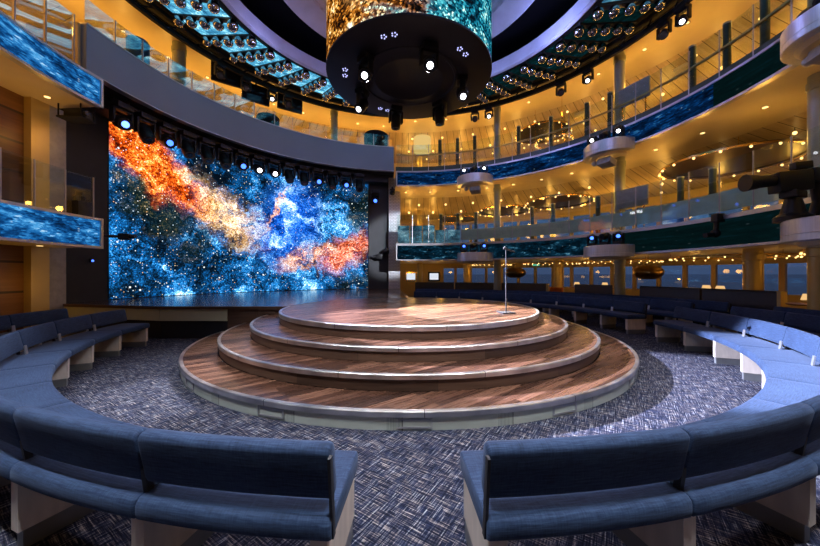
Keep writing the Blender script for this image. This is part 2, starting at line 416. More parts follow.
def nebula_screen():
    # uv in metres: u 0..9.54 left to right, v 0..5.1 bottom to top
    m, nt = newmat('nebula_led_wall'); k = N(nt)
    tc = k.n('ShaderNodeTexCoord')
    uv = k.mapping(tc.outputs['UV'], sc=(9.54,5.1,1))
    d = k.noise(uv, 1.1, 6, 0.65)
    off = k.n('ShaderNodeVectorMath', operation='MULTIPLY_ADD'); k.l(d.outputs['Color'], off.inputs[0])
    off.inputs[1].default_value = (1.9,1.9,0); off.inputs[2].default_value = (-0.95,-0.95,0)
    add = k.n('ShaderNodeVectorMath', operation='ADD'); k.l(uv, add.inputs[0]); k.l(off.outputs[0], add.inputs[1])
    w = add.outputs[0]
    fil = contrast(k, k.noise(k.mapping(w, rot=(0,0,R(35)), sc=(0.8,2.2,1)), 1.5, 13, 0.70, 0.6).outputs['Fac'], 0.31, 0.69)
    cl = contrast(k, k.noise(w, 0.8, 13, 0.66, 0.5).outputs['Fac'], 0.33, 0.67)
    def ridge(vec, sc, det):
        n_ = k.noise(vec, sc, det, 0.62, 0.6).outputs['Fac']
        return k.math('SUBTRACT', 1.0, k.math('MULTIPLY', k.math('ABSOLUTE', k.math('SUBTRACT', n_, 0.5)), 5.0), True)
    rg = k.math('ADD', k.math('MULTIPLY', ridge(k.mapping(w, rot=(0,0,R(35)), sc=(0.8,1.7,1)), 1.5, 8), 0.6), k.math('MULTIPLY', ridge(uv, 3.2, 9), 0.4))
    fil = k.math('ADD', k.math('MULTIPLY', fil, 0.62), k.math('MULTIPLY', rg, 0.42))
    cl = k.math('ADD', k.math('MULTIPLY', cl, 0.72), k.math('MULTIPLY', ridge(w, 2.2, 10), 0.30))
    gr, h1, h2 = grain(k, uv, 34, -0.09, 0.15, 1.6)
    g = k.math('ADD', cl, gr)
    gp = k.math('ADD', fil, gr)
    base = k.ramp(g, [(0.34,(0.001,0.003,0.007)),(0.50,(0.002,0.020,0.052)),(0.64,(0.003,0.06,0.21)),(0.78,(0.010,0.20,0.55)),(0.93,(0.20,0.62,0.98)),(1.0,(0.8,0.95,1.0))])
    bb = blob(k, w, (6.0,3.0,0), R(65), (2.6,1.7,1))
    cent = k.ramp(g, [(0.20,(0.001,0.014,0.09)),(0.42,(0.003,0.06,0.42)),(0.60,(0.02,0.20,0.85)),(0.74,(0.25,0.50,1.0)),(0.90,(0.92,0.94,1.0))])
    c = k.mix(k.math('MULTIPLY', bb, 0.95), base, cent)
    for loc, rot, sc, amt in (((1.25,2.85,0),R(-32),(2.0,0.95,1),0.97), ((9.3,3.7,0),R(80),(1.5,1.0,1),0.9), ((2.6,1.7,0),R(60),(1.1,0.6,1),0.75), ((9.2,0.3,0),0,(1.3,0.6,1),0.8)):
        b = blob(k, w, loc, rot, sc, 1.0, 0.35)
        dk = k.ramp(gp, [(0.40,(0.001,0.003,0.004)),(0.68,(0.004,0.013,0.014)),(0.88,(0.06,0.055,0.02)),(1.0,(0.42,0.24,0.08))])
        c = k.mix(k.math('MULTIPLY', b, amt), c, dk)
    pc = k.ramp(gp, [(0.28,(0.003,0.04,0.12)),(0.46,(0.14,0.09,0.05)),(0.62,(0.80,0.38,0.09)),(0.78,(1.0,0.74,0.42)),(0.94,(1.0,0.98,0.95))])
    pale = blob(k, w, (3.3,3.0,0), R(-33), (2.5,1.1,1), 1.0, 0.1)
    c = k.mix(k.math('MULTIPLY', pale, k.math('ADD', 0.35, k.math('MULTIPLY', fil, 0.8))), c, pc)
    orr = k.ramp(gp, [(0.26,(0.010,0.003,0.001)),(0.45,(0.16,0.011,0.001)),(0.60,(0.62,0.065,0.004)),(0.75,(1.0,0.26,0.02)),(0.90,(1.0,0.70,0.25)),(1.0,(1.0,0.96,0.8))])
    b1 = blob(k, w, (0.95,4.35,0), R(-35), (3.0,1.05,1), 1.0, 0.40)
    c = k.mix(b1, c, orr)
    rd = k.ramp(gp, [(0.30,(0.004,0.003,0.004)),(0.48,(0.20,0.014,0.003)),(0.63,(0.75,0.10,0.02)),(0.78,(1.0,0.42,0.25)),(0.95,(1.0,0.90,0.86))])
    b2 = blob(k, w, (8.5,1.75,0), R(30), (1.9,1.05,1), 1.0, 0.25)
    c = k.mix(k.math('MULTIPLY', b2, k.math('ADD', 0.30, k.math('MULTIPLY', fil, 0.9), True)), c, rd)
    b3 = blob(k, w, (6.7,1.55,0), R(18), (1.8,0.55,1))
    c = k.mix(k.math('MULTIPLY', b3, fil), c, k.mix(0.5, pc, rd))
    b4 = blob(k, w, (5.4,3.5,0), R(62), (1.6,0.13,1))
    c = k.mix(k.math('MULTIPLY', b4, 0.8), c, k.mix(0.35, pc, rd))
    # grain and stars
    g2, q1, q2 = grain(k, uv, 29, 0.55, 1.30, 1.3)
    c = scale_col(k, c, g2)
    s1, ra, rb = stars(k, uv, 16, 0.30, 0.2)
    sc_ = k.ramp(rb, [(0.0,(0.45,0.75,1.0)),(0.5,(1,1,1)),(0.75,(1.0,0.80,0.45)),(1.0,(1.0,0.40,0.12))])
    c = k.mix(k.math('MULTIPLY', k.math('MULTIPLY', s1, k.math('GREATER_THAN', ra, 0.76)), 0.85), c, sc_)
    s2, ra2, rb2 = stars(k, uv, 3.6, 0.13, 0.10)
    c = k.mix(k.math('MULTIPLY', s2, k.math('GREATER_THAN', ra2, 0.5)), c, (0.9,0.97,1.0))
    emit_out(k, c, 2.0); return m
M['nebula'] = nebula_screen()

def ribbon(name, stops, sc, strength, streak=2.0, star=0.5, freq=1.6, rot=-14):
    m, nt = newmat(name); k = N(nt)
    tc = k.n('ShaderNodeTexCoord')
    uv = k.mapping(tc.outputs['UV'], sc=(sc[0], sc[1], 1))
    n1 = contrast(k, k.noise(k.mapping(uv, rot=(0,0,R(rot)), sc=(1.0,streak,1)), freq, 9, 0.70, 0.2).outputs['Fac'], 0.3, 0.7)
    gr, h1, h2 = grain(k, k.mapping(uv, rot=(0,0,R(rot)), sc=(0.55,1.2,1)), 24, -0.10, 0.20, 1.6)
    g = k.math('ADD', n1, gr)
    c = k.ramp(g, stops)
    s, a, b = stars(k, uv, 7.0, 0.16, 0.13)
    c = k.mix(k.math('MULTIPLY', k.math('MULTIPLY', s, k.math('GREATER_THAN', a, 0.6)), star), c, (0.65,0.9,1.0))
    emit_out(k, c, strength); return m
BL = [(0.12,(0.002,0.012,0.04)),(0.40,(0.004,0.05,0.18)),(0.60,(0.012,0.15,0.45)),(0.80,(0.08,0.40,0.82)),(1.0,(0.65,0.90,1.0))]
DM = [(0.15,(0.001,0.005,0.009)),(0.50,(0.002,0.017,0.034)),(0.74,(0.006,0.05,0.10)),(0.92,(0.06,0.26,0.42)),(1.0,(0.3,0.6,0.8))]
UP = [(0.20,(0.001,0.005,0.016)),(0.52,(0.002,0.022,0.085)),(0.76,(0.004,0.065,0.27)),(0.94,(0.03,0.22,0.52)),(1.0,(0.3,0.65,0.9))]
GN = [(0.2,(0.001,0.005,0.006)),(0.70,(0.0012,0.008,0.009)),(1.0,(0.002,0.012,0.018))]
M['ribbon_left'] = ribbon('bright_blue_led', BL, (6.5,0.65), 1.0)
M['panel_glow'] = ribbon('pale_blue_panel_glow', [(0.2,(0.02,0.05,0.08)),(0.5,(0.05,0.14,0.22)),(0.75,(0.16,0.38,0.52)),(1.0,(0.6,0.8,0.9))], (1.0,1.0), 0.75, 1.3, 0.3)
M['ribbon_upper'] = ribbon('deep_blue_led', UP, (9,0.65), 0.6, 3.0, 0.45)
M['ribbon_lower'] = ribbon('dim_teal_led', DM, (9,0.7), 0.55, 3.0, 0.45)
M['led_dark'] = ribbon('dark_green_led', GN, (8,0.7), 1.0, 5.0, 0.03)
M['ceil_bright'] = ribbon('ceiling_led_bright', [(0.05,(0.01,0.07,0.14)),(0.40,(0.035,0.20,0.36)),(0.66,(0.10,0.42,0.60)),(0.9,(0.45,0.80,0.92))], (1.2,2.0), 1.5, 1.5, 0.4)
M['ceil_rear'] = ribbon('ceiling_led_medium', [(0.05,(0.01,0.05,0.10)),(0.40,(0.035,0.15,0.28)),(0.66,(0.10,0.34,0.50)),(0.9,(0.40,0.65,0.80))], (1.2,0.5), 0.8, 1.5, 0.2)
M['ceil_dim'] = ribbon('ceiling_led_dim', [(0.1,(0.001,0.005,0.005)),(0.55,(0.002,0.016,0.016)),(0.85,(0.003,0.035,0.05)),(1.0,(0.02,0.18,0.34))], (1.2,2.0), 0.7, 2.0, 0.05)

def drum_led():
    m, nt = newmat('drum_nebula_led'); k = N(nt)
    tc = k.n('ShaderNodeTexCoord')
    uv = k.mapping(tc.outputs['UV'], sc=(10.8,3.8,1))
    n1 = contrast(k, k.noise(k.mapping(uv, rot=(0,0,R(20)), sc=(1,1.8,1)), 1.5, 12, 0.72, 0.3).outputs['Fac'], 0.3, 0.7)
    gr, h1, h2 = grain(k, uv, 26, -0.15, 0.30, 1.6)
    g = k.math('ADD', n1, gr)
    blue = k.ramp(g, [(0.22,(0.001,0.008,0.016)),(0.48,(0.002,0.055,0.10)),(0.68,(0.01,0.24,0.36)),(0.86,(0.10,0.55,0.60)),(1.0,(0.7,0.95,0.8))])
    gold = k.ramp(g, [(0.22,(0.006,0.004,0.003)),(0.45,(0.13,0.035,0.004)),(0.66,(0.60,0.20,0.018)),(0.86,(1.0,0.60,0.16)),(1.0,(1,0.92,0.65))])
    s = k.n('ShaderNodeSeparateXYZ'); k.l(tc.outputs['UV'], s.inputs[0])
    f = k.math('ADD', k.math('MULTIPLY', k.math('SUBTRACT', s.outputs[0], 0.500), 8.0), k.math('MULTIPLY', k.math('SUBTRACT', n1, 0.5), 2.2))
    f = k.math('ADD', f, 0.5, True)
    c = k.mix(f, gold, blue)
    hi = blob(k, uv, (5.2,0.75,0), 0, (1.3,0.55,1))
    c = k.mix(k.math('MULTIPLY', hi, 0.85), c, k.ramp(g, [(0.2,(0.40,0.24,0.05)),(0.6,(1,0.80,0.35)),(0.9,(1,1,0.85))]))
    g2, q1, q2 = grain(k, uv, 26, 0.5, 1.45, 1.5)
    c = scale_col(k, c, g2)
    emit_out(k, c, 1.15); return m
M['drumled'] = drum_led()

M['e_white'] = emis('white_lens', (0.92,0.93,1.0), 6)
M['e_blue'] = emis('blue_lens', (0.05,0.15,1.0), 4.0)
M['e_bluewhite'] = emis('blue_white_lens', (0.10,0.20,1.0), 5)
M['e_off'] = simple('dark_lens', (0.02,0.02,0.03), 0.08, 0.3)
M['e_warm'] = emis('warm_bulb', (1.0,0.62,0.20), 3.2)
M['e_down'] = emis('warm_downlight', (1.0,0.66,0.24), 2.4)
M['e_star'] = emis('violet_led_dot', (0.50,0.52,1.0), 1.6)
M['e_shade'] = emis('lit_lamp_shade', (1.0,0.60,0.24), 0.9)
M['e_screen'] = emis('white_info_screen', (0.80,0.86,0.95), 0.9)
M['e_exit'] = emis('exit_sign_green', (0.10,0.55,0.35), 0.8)

# ------------------------------------------------------------------ lights
def point(loc, power, color, radius=0.06, name='lamp_light'):
    l = bpy.data.lights.new(name, 'POINT'); l.energy = power; l.color = color; l.shadow_soft_size = radius
    o = bpy.data.objects.new(name, l); COL.objects.link(o); o.location = loc; return o
def spot(loc, target, power, color, angle, blend=0.3, radius=0.08, name='spot_light'):
    l = bpy.data.lights.new(name, 'SPOT'); l.energy = power; l.color = color; l.shadow_soft_size = radius
    l.spot_size = R(angle); l.spot_blend = blend
    o = bpy.data.objects.new(name, l); COL.objects.link(o); o.location = loc
    d = Vector(target)-Vector(loc); o.rotation_euler = d.to_track_quat('-Z','Y').to_euler(); return o
WARM = (1.0, 0.50, 0.085)

# ================================================================== SETTING
RIN, ROUT = 7.3, 13.0
struct(MB().sweep([(0.001,-0.2),(13.3,-0.2),(13.3,0.0),(0.001,0.0)], 0, 360, 72, full=True).build('floor', M['carpet']), 'patterned navy and grey crosshatch carpet floor', 'floor')

def annulus(name, mat, r0, r1, z0, z1, a0, a1, n=60, label=None):
    return struct(MB().sweep([(r0,z0),(r1,z0),(r1,z1),(r0,z1)], a0, a1, n).build(name, mat), label, None)

# right hand decks
A0, A1 = -117.5, 94.6
annulus('ceiling_lower', M['cream'], 7.42, 13.0, 2.08, 2.14, A0, A1)
annulus('floor_balcony_lower', M['slab'], 7.42, 13.0, 2.14, 2.72, A0, A1)
annulus('ceiling_balcony', M['cream'], 7.42, 9.7, 5.40, 5.46, A0, A1)
struct(MB().sweep([(9.7,5.40),(13.0,4.86),(13.0,4.92),(9.7,5.46)], A0, A1, 80).build('ceiling_balcony_planks', M['planks']))
annulus('floor_balcony_upper', M['slab'], 7.42, 13.0, 5.47, 6.02, A0, A1)
annulus('ceiling_upper', M['cream'], 7.8, 10.0, 8.96, 9.02, 0, 359.9, 120)
struct(MB().sweep([(10.0,8.96),(13.0,8.36),(13.0,8.42),(10.0,9.02)], 0, 359.9, 140).build('ceiling_upper_planks', M['planks']))
struct(MB().sweep([(0.001,9.75),(13.3,9.75),(13.3,9.9),(0.001,9.9)], 0, 360, 60, full=True).build('ceiling', M['black']), 'black roof void above the light ring', 'ceiling')
# outer wall
annulus('wall_right_sill', M['goldwall'], 13.0, 13.2, 0.0, 0.72, 10, 95)
annulus('wall_right_header', M['goldwall'], 13.0, 13.2, 1.82, 3.2, 10, 80.5)
annulus('wall_right_upper', M['goldwall'], 13.0, 13.2, 4.50, 9.75, 10, 95)
annulus('wall_right_back', M['goldwall'], 12.96, 13.2, 0.72, 4.5, 80.5, 95)
annulus('wall_rear', M['goldwall'], 13.0, 13.2, 0.0, 9.75, 200, 370, 60)
annulus('wall_stage_upper', M['goldwall'], 10.6, 10.75, 6.2, 9.0, 95, 215, 60)
# stage surround
annulus('wall_stage_screen', M['blackwall'], 8.62, 8.8, 0.0, 6.05, 93.0, 174.4, 70)
annulus('wall_stage_left', M['blackwall'], 8.5, 8.62, 0.0, 6.05, 167.8, 174.3, 8)
annulus('wall_stage_right', M['greywall'], 8.5, 8.62, 0.0, 6.05, 96.9, 103.1, 8)
annulus('wall_left_wood', M['panelwood'], 8.62, 8.8, 0.0, 5.95, 178.6, 242, 40)
struct(MB().sweep([(8.35,0.0),(8.62,0.0),(8.62,6.05),(8.35,6.05)], 92.9, 96.7, 4).build('trim_1', M['whitepillar']), 'white tiled pillar at the right of the stage', 'pillar')
struct(MB().sweep([(8.45,0.0),(8.7,0.0),(8.7,5.4),(8.45,5.4)], 174.4, 176.7, 4).build('trim_2', M['greyfab']), 'grey pillar beside the gold one at the left of the stage', 'pillar')
struct(MB().sweep([(8.45,0.0),(8.7,0.0),(8.7,5.4),(8.45,5.4)], 176.7, 179.1, 4).build('trim_3', M['gold']), 'gold pillar between the wood wall and grey pillar', 'pillar')
# left decks
annulus('floor_balcony_left_lower', M['cream'], 7.42, 8.62, 2.06, 2.70, 175.6, 242, 30)
annulus('floor_balcony_left_upper', M['cream'], 7.42, 13.0, 5.40, 6.02, 175.6, 242, 30)
annulus('floor_balcony_stage', M['black'], 7.45, 10.6, 6.05, 6.2, 95.2, 175.5, 50)
annulus('ceiling_stage_valance', M['black'], 7.95, 8.5, 5.72, 6.05, 97, 174, 50)
# slate parapet over the stage
struct(MB().sweep([(7.3,6.06),(7.45,6.06),(7.45,7.1),(7.3,7.1)], 95.3, 178.3, 70).build('wall_parapet_stage', M['parapet']), 'slate grey curved parapet above the stage', 'parapet')
struct(MB().sweep([(7.28,7.1),(7.47,7.1),(7.47,7.13),(7.28,7.13)], 95.3, 178.3, 70).build('trim_4', M['silver']))
struct(MB().sweep([(7.28,6.04),(7.47,6.04),(7.47,6.06),(7.28,6.06)], 95.3, 178.3, 70).build('trim_5', M['silver']))
ret = MB(); Mr = Matrix.Translation(P(8.03,178.6,6.56)) @ Matrix.Rotation(R(178.6),4,'Z'); ret.box((0,0,0),(1.2,0.06,1.06),M=Mr)
struct(ret.build('wall_parapet_return', M['goldwall']), 'honey coloured end of the parapet at upper left', 'parapet')

# windows on the outer wall
def add_window(i, a, da, z0, z1):
    fr = MB()
    fr.sweep([(12.97,z0),(13.1,z0),(13.1,z1),(12.97,z1)], a-0.33, a+0.33, 1)
    fr.sweep([(12.98,z0-0.02),(13.1,z0-0.02),(13.1,z0+0.03),(12.98,z0+0.03)], a, a+da, 3)
    fr.sweep([(12.98,z1-0.03),(13.1,z1-0.03),(13.1,z1+0.02),(12.98,z1+0.02)], a, a+da, 3)
    o = struct(fr.build('window_%d' % i, M['goldwall']), None, None)
    MB().patch(13.05, a+0.33, a+da-0.33, z0+0.03, z1-0.03, 3).build('pane', M['glass'], o)
n = 1
for kk in range(17):
    add_window(n, 12.3+4.06*kk, 4.06, 0.72, 1.82); n += 1
for kk in range(17):
    add_window(n, 12.3+4.06*kk, 4.06, 3.2, 4.5); n += 1
sea = struct(MB().box((0,0,-12.3),(24000,24000,0.2)).build('sea', simple('night_sea', (0.012,0.022,0.045), 0.22, var=0.3, scale=0.05)), 'dark blue sea outside the windows', 'sea')

# ================================================================== MAIN STAGE AND ROUND STAGE
R1, R2, R3, R4 = 4.09, 3.60, 3.12, 2.64
ST = 0.18
ms = thing('main_stage', 'glossy walnut main stage floor in front of the big curved screen', 'stage', P(5.5,140))
poly = []
for i in range(31):
    a = 180 - 90*i/30.0; p = P(R4+0.004, a); poly.append((p.x, p.y))
for i in range(37):
    a = 92.9 + (173.8-92.9)*i/36.0; p = P(8.34 if a < 97 else 8.46, a); poly.append((p.x, p.y))
poly += [(-8.25,7.62), (-5.5,7.02), (-4.4,7.0)]
MB().prism(poly, 0.66, 0.72).build('stage_floor', M['mainwood'], ms)
def vpanel(p0, p1, z0, z1, t, name, mat, par):
    p0, p1 = Vector((*p0,0)), Vector((*p1,0)); d = p1-p0; c = (p0+p1)/2
    MB().box((c.x, c.y, (z0+z1)/2), (d.length-0.012, t, z1-z0), math.atan2(d.y, d.x)).build(name, mat, par)
fl = [(-8.25,7.64),(-7.3,7.43),(-6.4,7.24),(-5.5,7.05)]
for i in range(3):
    vpanel(fl[i], fl[i+1], 0.40, 0.655, 0.03, 'front_panel', M['sagepanel'], ms)
    vpanel((fl[i][0],fl[i][1]+0.05), (fl[i+1][0],fl[i+1][1]+0.05), 0.005, 0.40, 0.03, 'kick_panel', M['black'], ms)
vpanel((-5.5,7.05), (-4.0,7.04), 0.40, 0.655, 0.03, 'front_panel', M['sagepanel'], ms)
vpanel((-5.5,7.10), (-4.0,7.09), 0.005, 0.40, 0.03, 'kick_panel', M['black'], ms)
vpanel((-4.0,7.04), (-3.35,7.04), 0.005, 0.655, 0.03, 'wood_panel', M['riserwood'], ms)
vpanel((-3.35,7.04), (-2.7,7.04), 0.005, 0.655, 0.03, 'wood_panel', M['riserwood'], ms)
ed = MB()
for a, b in ((( -8.25,7.62),(-5.5,7.02)), ((-5.5,7.02),(-2.66,7.0))):
    d = Vector(b)-Vector(a); c = (Vector(a)+Vector(b))/2
    ed.box((c.x, c.y-0.006, 0.69), (d.length, 0.02, 0.066), math.atan2(d.y, d.x))
ed.build('edge_strip', M['riserwood'], ms)

rs = thing('round_stage', 'round stepped walnut stage with four metal-edged tiers at the middle of the carpet', 'stage', P(0,0))
radii = [R1, R2, R3, R4, 0.0]
for i in range(4):
    r, z1, z0 = radii[i], ST*(i+1), ST*i
    rin = max(0.002, radii[i+1]-0.0)
    a0, a1 = (180, 451) if i < 3 else (0, 360)
    full = (i == 3)
    n = 120
    stp = MB().sweep([(rin if not full else 0.002, z1-0.04),(r-0.02, z1-0.04),(r-0.02, z1),(rin if not full else 0.002, z1)], a0, a1, n, full=full).build('step', M['stagewood'], rs)
    if i < 3:
        MB().sweep([(r-0.10,z0),(r-0.012,z0),(r-0.012,z1-0.045),(r-0.10,z1-0.045)], a0, a1, n).build('riser', M['riser'] if i == 0 else M['riserwood'], stp)
        MB().sweep([(r-0.04,z1-0.055),(r+0.006,z1-0.055),(r+0.010,z1-0.006),(r+0.003,z1+0.004),(r-0.04,z1+0.004)], a0, a1, n).build('nosing', M['nosing'], stp)
    else:
        MB().sweep([(r-0.10,z0),(r-0.012,z0),(r-0.012,z1-0.045),(r-0.10,z1-0.045)], 180, 451, n).build('riser', M['riserwood'], stp)
        MB().sweep([(r-0.04,z1-0.070),(r+0.006,z1-0.070),(r+0.010,z1-0.006),(r+0.003,z1+0.004),(r-0.04,z1+0.004)], 180, 451, n).build('nosing', M['nosing'], stp)
    if i == 0:
        for a in (228, 250.4, 270.7, 292.9, 315):
            mb = MB()
            for da, db, zz0, zz1 in ((-2.3,2.3,0.02,0.026),(-2.3,2.3,0.104,0.11),(-2.3,-2.2,0.02,0.11),(2.2,2.3,0.02,0.11)):
                mb.sweep([(r-0.013,zz0),(r-0.004,zz0),(r-0.004,zz1),(r-0.013,zz1)], a+da, a+db, 6 if db-da > 1 else 1)
            for da, db, zz0, zz1 in ((-2.05,2.05,0.03,0.034),(-2.05,2.05,0.096,0.10),(-2.05,-1.98,0.03,0.10),(1.98,2.05,0.03,0.10)):
                mb.sweep([(r-0.013,zz0),(r-0.006,zz0),(r-0.006,zz1),(r-0.013,zz1)], a+da, a+db, 6 if db-da > 1 else 1)
            mb.build('access_panel', M['silver'], stp)
# mic stand
mp = Vector((1.776, 5.84, 0.72))
t = thing('microphone_stand', 'slim black microphone stand with square base on the top stage tier', 'microphone stand', mp)
MB().box((mp.x,mp.y,0.731),(0.25,0.25,0.022),R(12),bevel=0.005).build('base', M['darksteel'], t)
MB().cyl((mp.x,mp.y,0.742),(mp.x,mp.y,1.35),0.011).cyl((mp.x,mp.y,1.35),(mp.x,mp.y,1.88),0.008).cyl((mp.x,mp.y,1.33),(mp.x,mp.y,1.38),0.016).build('pole', M['darksteel'], t)
MB().cyl((mp.x-0.02,mp.y,1.90),(mp.x+0.06,mp.y,1.875),0.014).build('clip', M['blackplastic'], t)
mic = MB().cyl((mp.x+0.16,mp.y,1.835),(mp.x+0.0,mp.y,1.895),0.013,0.019).build('microphone', M['blackplastic'], t)
MB().sphere((mp.x-0.025,mp.y,1.905),0.028).build('mesh_head', M['darksteel'], mic)

# ================================================================== BIG SCREEN
AL, AR = 167.6, 103.3
bs = thing('led_wall', 'huge curved screen showing an orange and blue nebula behind the stage', 'screen', P(8.5,135,0.72))
MB().patch(8.5, AL, AR, 0.735, 5.8, 72).build('display', M['nebula'], bs)
MB().sweep([(8.505,0.72),(8.6,0.72),(8.6,5.82),(8.505,5.82)], AR, AL, 60).build('cabinet', M['black'], bs)
# ================================================================== LED RIBBONS
def led_ribbon(label, a0, a1, z0, z1, mat, n=50, r=7.3, split=None):
    t = thing('led_ribbon', label, 'screen', P(r, (a0+a1)/2, z0), 0, 'curved screens on the balcony fronts')
    fr = MB()
    fr.sweep([(r-0.03,z0),(r+0.11,z0),(r+0.11,z0+0.055),(r-0.03,z0+0.055)], a0, a1, n)
    fr.sweep([(r-0.03,z1-0.055),(r+0.11,z1-0.055),(r+0.11,z1),(r-0.03,z1)], a0, a1, n)
    for a in (a0, a1):
        s = 1 if a == min(a0,a1) else -1
        fr.sweep([(r-0.03,z0),(r+0.11,z0),(r+0.11,z1),(r-0.03,z1)], a, a+s*0.45, 1)
    fr.build('frame', M['silver'], t)
    MB().sweep([(r+0.02,z0+0.05),(r+0.10,z0+0.05),(r+0.10,z1-0.05),(r+0.02,z1-0.05)], min(a0,a1)+0.4, max(a0,a1)-0.4, n).build('back_box', M['black'], t)
    if split is None:
        MB().patch(r+0.01, a0, a1, z0+0.055, z1-0.055, n).build('display', mat, t)
    else:
        MB().patch(r+0.01, a0, split, z0+0.055, z1-0.055, n//2).build('display', mat, t)
        MB().patch(r+0.01, split, a1, z0+0.055, z1-0.055, n//2).build('display', M['led_dark'], t)
    return t
led_ribbon('bright blue curved screen on the upper left balcony front', 242, 175.5, 5.36, 6.04, M['ribbon_left'])
led_ribbon('bright blue curved screen on the lower left balcony front', 242, 175.5, 2.03, 2.74, M['ribbon_left'])
led_ribbon('dark blue starry screen along the upper right balcony front', 94.6, -117.5, 5.36, 6.04, M['ribbon_upper'], 120, split=5)
led_ribbon('dim teal screen along the lower right balcony front', 94.6, -117.5, 2.03, 2.76, M['ribbon_lower'], 120, split=24)

# ================================================================== BENCHES
def rrect(r0, z0, r1, z1, rad, k=3):
    pts = []
    for (cx, cz, s) in ((r1-rad,z0+rad,-90),(r1-rad,z1-rad,0),(r0+rad,z1-rad,90),(r0+rad,z0+rad,180)):
        for i in range(k+1):
            a = R(s+90*i/k); pts.append((cx+rad*math.cos(a), cz+rad*math.sin(a)))
    return pts
def backprof(ro):
    b0, b1 = Vector((ro+0.440,0.500)), Vector((ro+0.487,0.742))
    d = (b1-b0).normalized(); nn = Vector((d.y,-d.x))
    pts = []
    h, L, rad = 0.036, (b1-b0).length, 0.03
    loc = rrect(-h, 0, h, L, rad)
    return [tuple(b0 + nn*x + d*y) for x, y in loc]
def bench(a0, a1, ro, label, group, lod=2, ends=(False, False), zf=0.0, name='curved_bench'):
    """one upholstered section between angles a0<a1, inner seat edge at radius ro; ends = open aisle end at a0 / a1"""
    am = (a0+a1)/2
    t = thing(name, label, 'bench', P(ro+0.27, am, 0), R(am), group)
    g = 0.035
    n = 10 if lod > 1 else 5
    MB().sweep(rrect(ro, 0.356, ro+0.525, 0.456, 0.032), a0+g/2, a1-g/2, n, inset=0.012).build('seat', M['fabric'], t, 60)
    bg = 0.065
    MB().sweep(backprof(ro), a0+bg, a1-bg, n, inset=0.014).build('backrest', M['fabric'], t, 60)
    th = math.degrees(0.033/(ro+0.3))
    def leg(a):
        l = MB().sweep([(ro+0.03,0.10),(ro+0.505,0.10),(ro+0.505,0.357),(ro+0.03,0.357)], a-th, a+th, 1).build('leg', M['ash'], t)
        MB().sweep([(ro+0.045,0.0),(ro+0.485,0.0),(ro+0.485,0.10),(ro+0.045,0.10)], a-th*0.9, a+th*0.9, 1).build('plinth', M['plinth'], l)
    def bracket(a, open_end):
        w = math.degrees((0.012 if open_end else 0.030)/(ro+0.4))
        if open_end:
            MB().sweep([(ro+0.465,0.36),(ro+0.498,0.36),(ro+0.545,0.71),(ro+0.512,0.71)], a-w*0.5, a+w*0.5, 1).build('bracket', M['black'], t)
        else:
            MB().sweep([(ro+0.385,0.452),(ro+0.397,0.452),(ro+0.412,0.56),(ro+0.400,0.56)], a-w, a+w, 1).build('bracket', M['steel'], t)
            MB().sweep([(ro+0.44,0.45),(ro+0.47,0.45),(ro+0.485,0.56),(ro+0.455,0.56)], a-w*0.4, a+w*0.4, 1).build('bracket', M['black'], t)
    wd = a1-a0
    leg(a0 + (th*1.6 if ends[0] else 0.0))
    bracket(a0 + (0.02 if ends[0] else 0.0), ends[0])
    if ends[1]:
        leg(a1-th*1.6); bracket(a1-0.02, True)
    return t
def bench_run(a0, a1, n, ro, labelf, group, lod=2, order=1, open_ends=(True,True)):
    """order=1: counted from a0, -1: counted from a1"""
    w = (a1-a0)/n
    for i in range(n):
        j = i if order == 1 else n-1-i
        bench(a0+w*i, a0+w*(i+1), ro, labelf(j, n), group, lod, (i == 0 and open_ends[0], i == n-1 and open_ends[1]))
G1 = 'curved benches of the front ring'
def nth(j, n):
    return ORD[j]
bench_run(186.7, 266.9, 9, 5.22, lambda j,n: 'navy curved bench of the front ring, %s to the left of the near central aisle' % ORD[j], G1, 2, -1)
bench_run(273.1, 358.0, 9, 5.22, lambda j,n: 'navy curved bench of the front ring, %s to the right of the near central aisle' % ORD[j], G1, 2, 1)
bench_run(6.5, 88.0, 9, 5.22, lambda j,n: 'navy front-ring bench behind the round stage, %s past the far right gap' % ORD[j], G1, 1, 1)
G2 = 'curved benches of the second row'
bench_run(184.4, 220.4, 4, 6.49, lambda j,n: 'dark navy bench of the left second row, %s from the main stage' % ORD[j], G2, 1, 1)
bench_run(-37.0, -1.0, 4, 6.49, lambda j,n: 'dark navy bench of the right second row, %s before the gap on the near side' % ORD[j], G2, 1, -1)
bench_run(6.5, 87.5, 9, 6.49, lambda j,n: 'dark navy bench of the second row beyond the round stage, %s past the gap' % ORD[j], G2, 1, 1)
G3 = 'curved benches of the third row'
bench_run(-37.0, -1.0, 4, 7.39, lambda j,n: 'dark navy bench of the right third row, %s before the gap on the near side' % ORD[j], G3, 1, -1)
bench_run(5.8, 87.5, 9, 7.39, lambda j,n: 'dark navy bench of the third row under the balcony, %s past the gap' % ORD[j], G3, 1, 1)

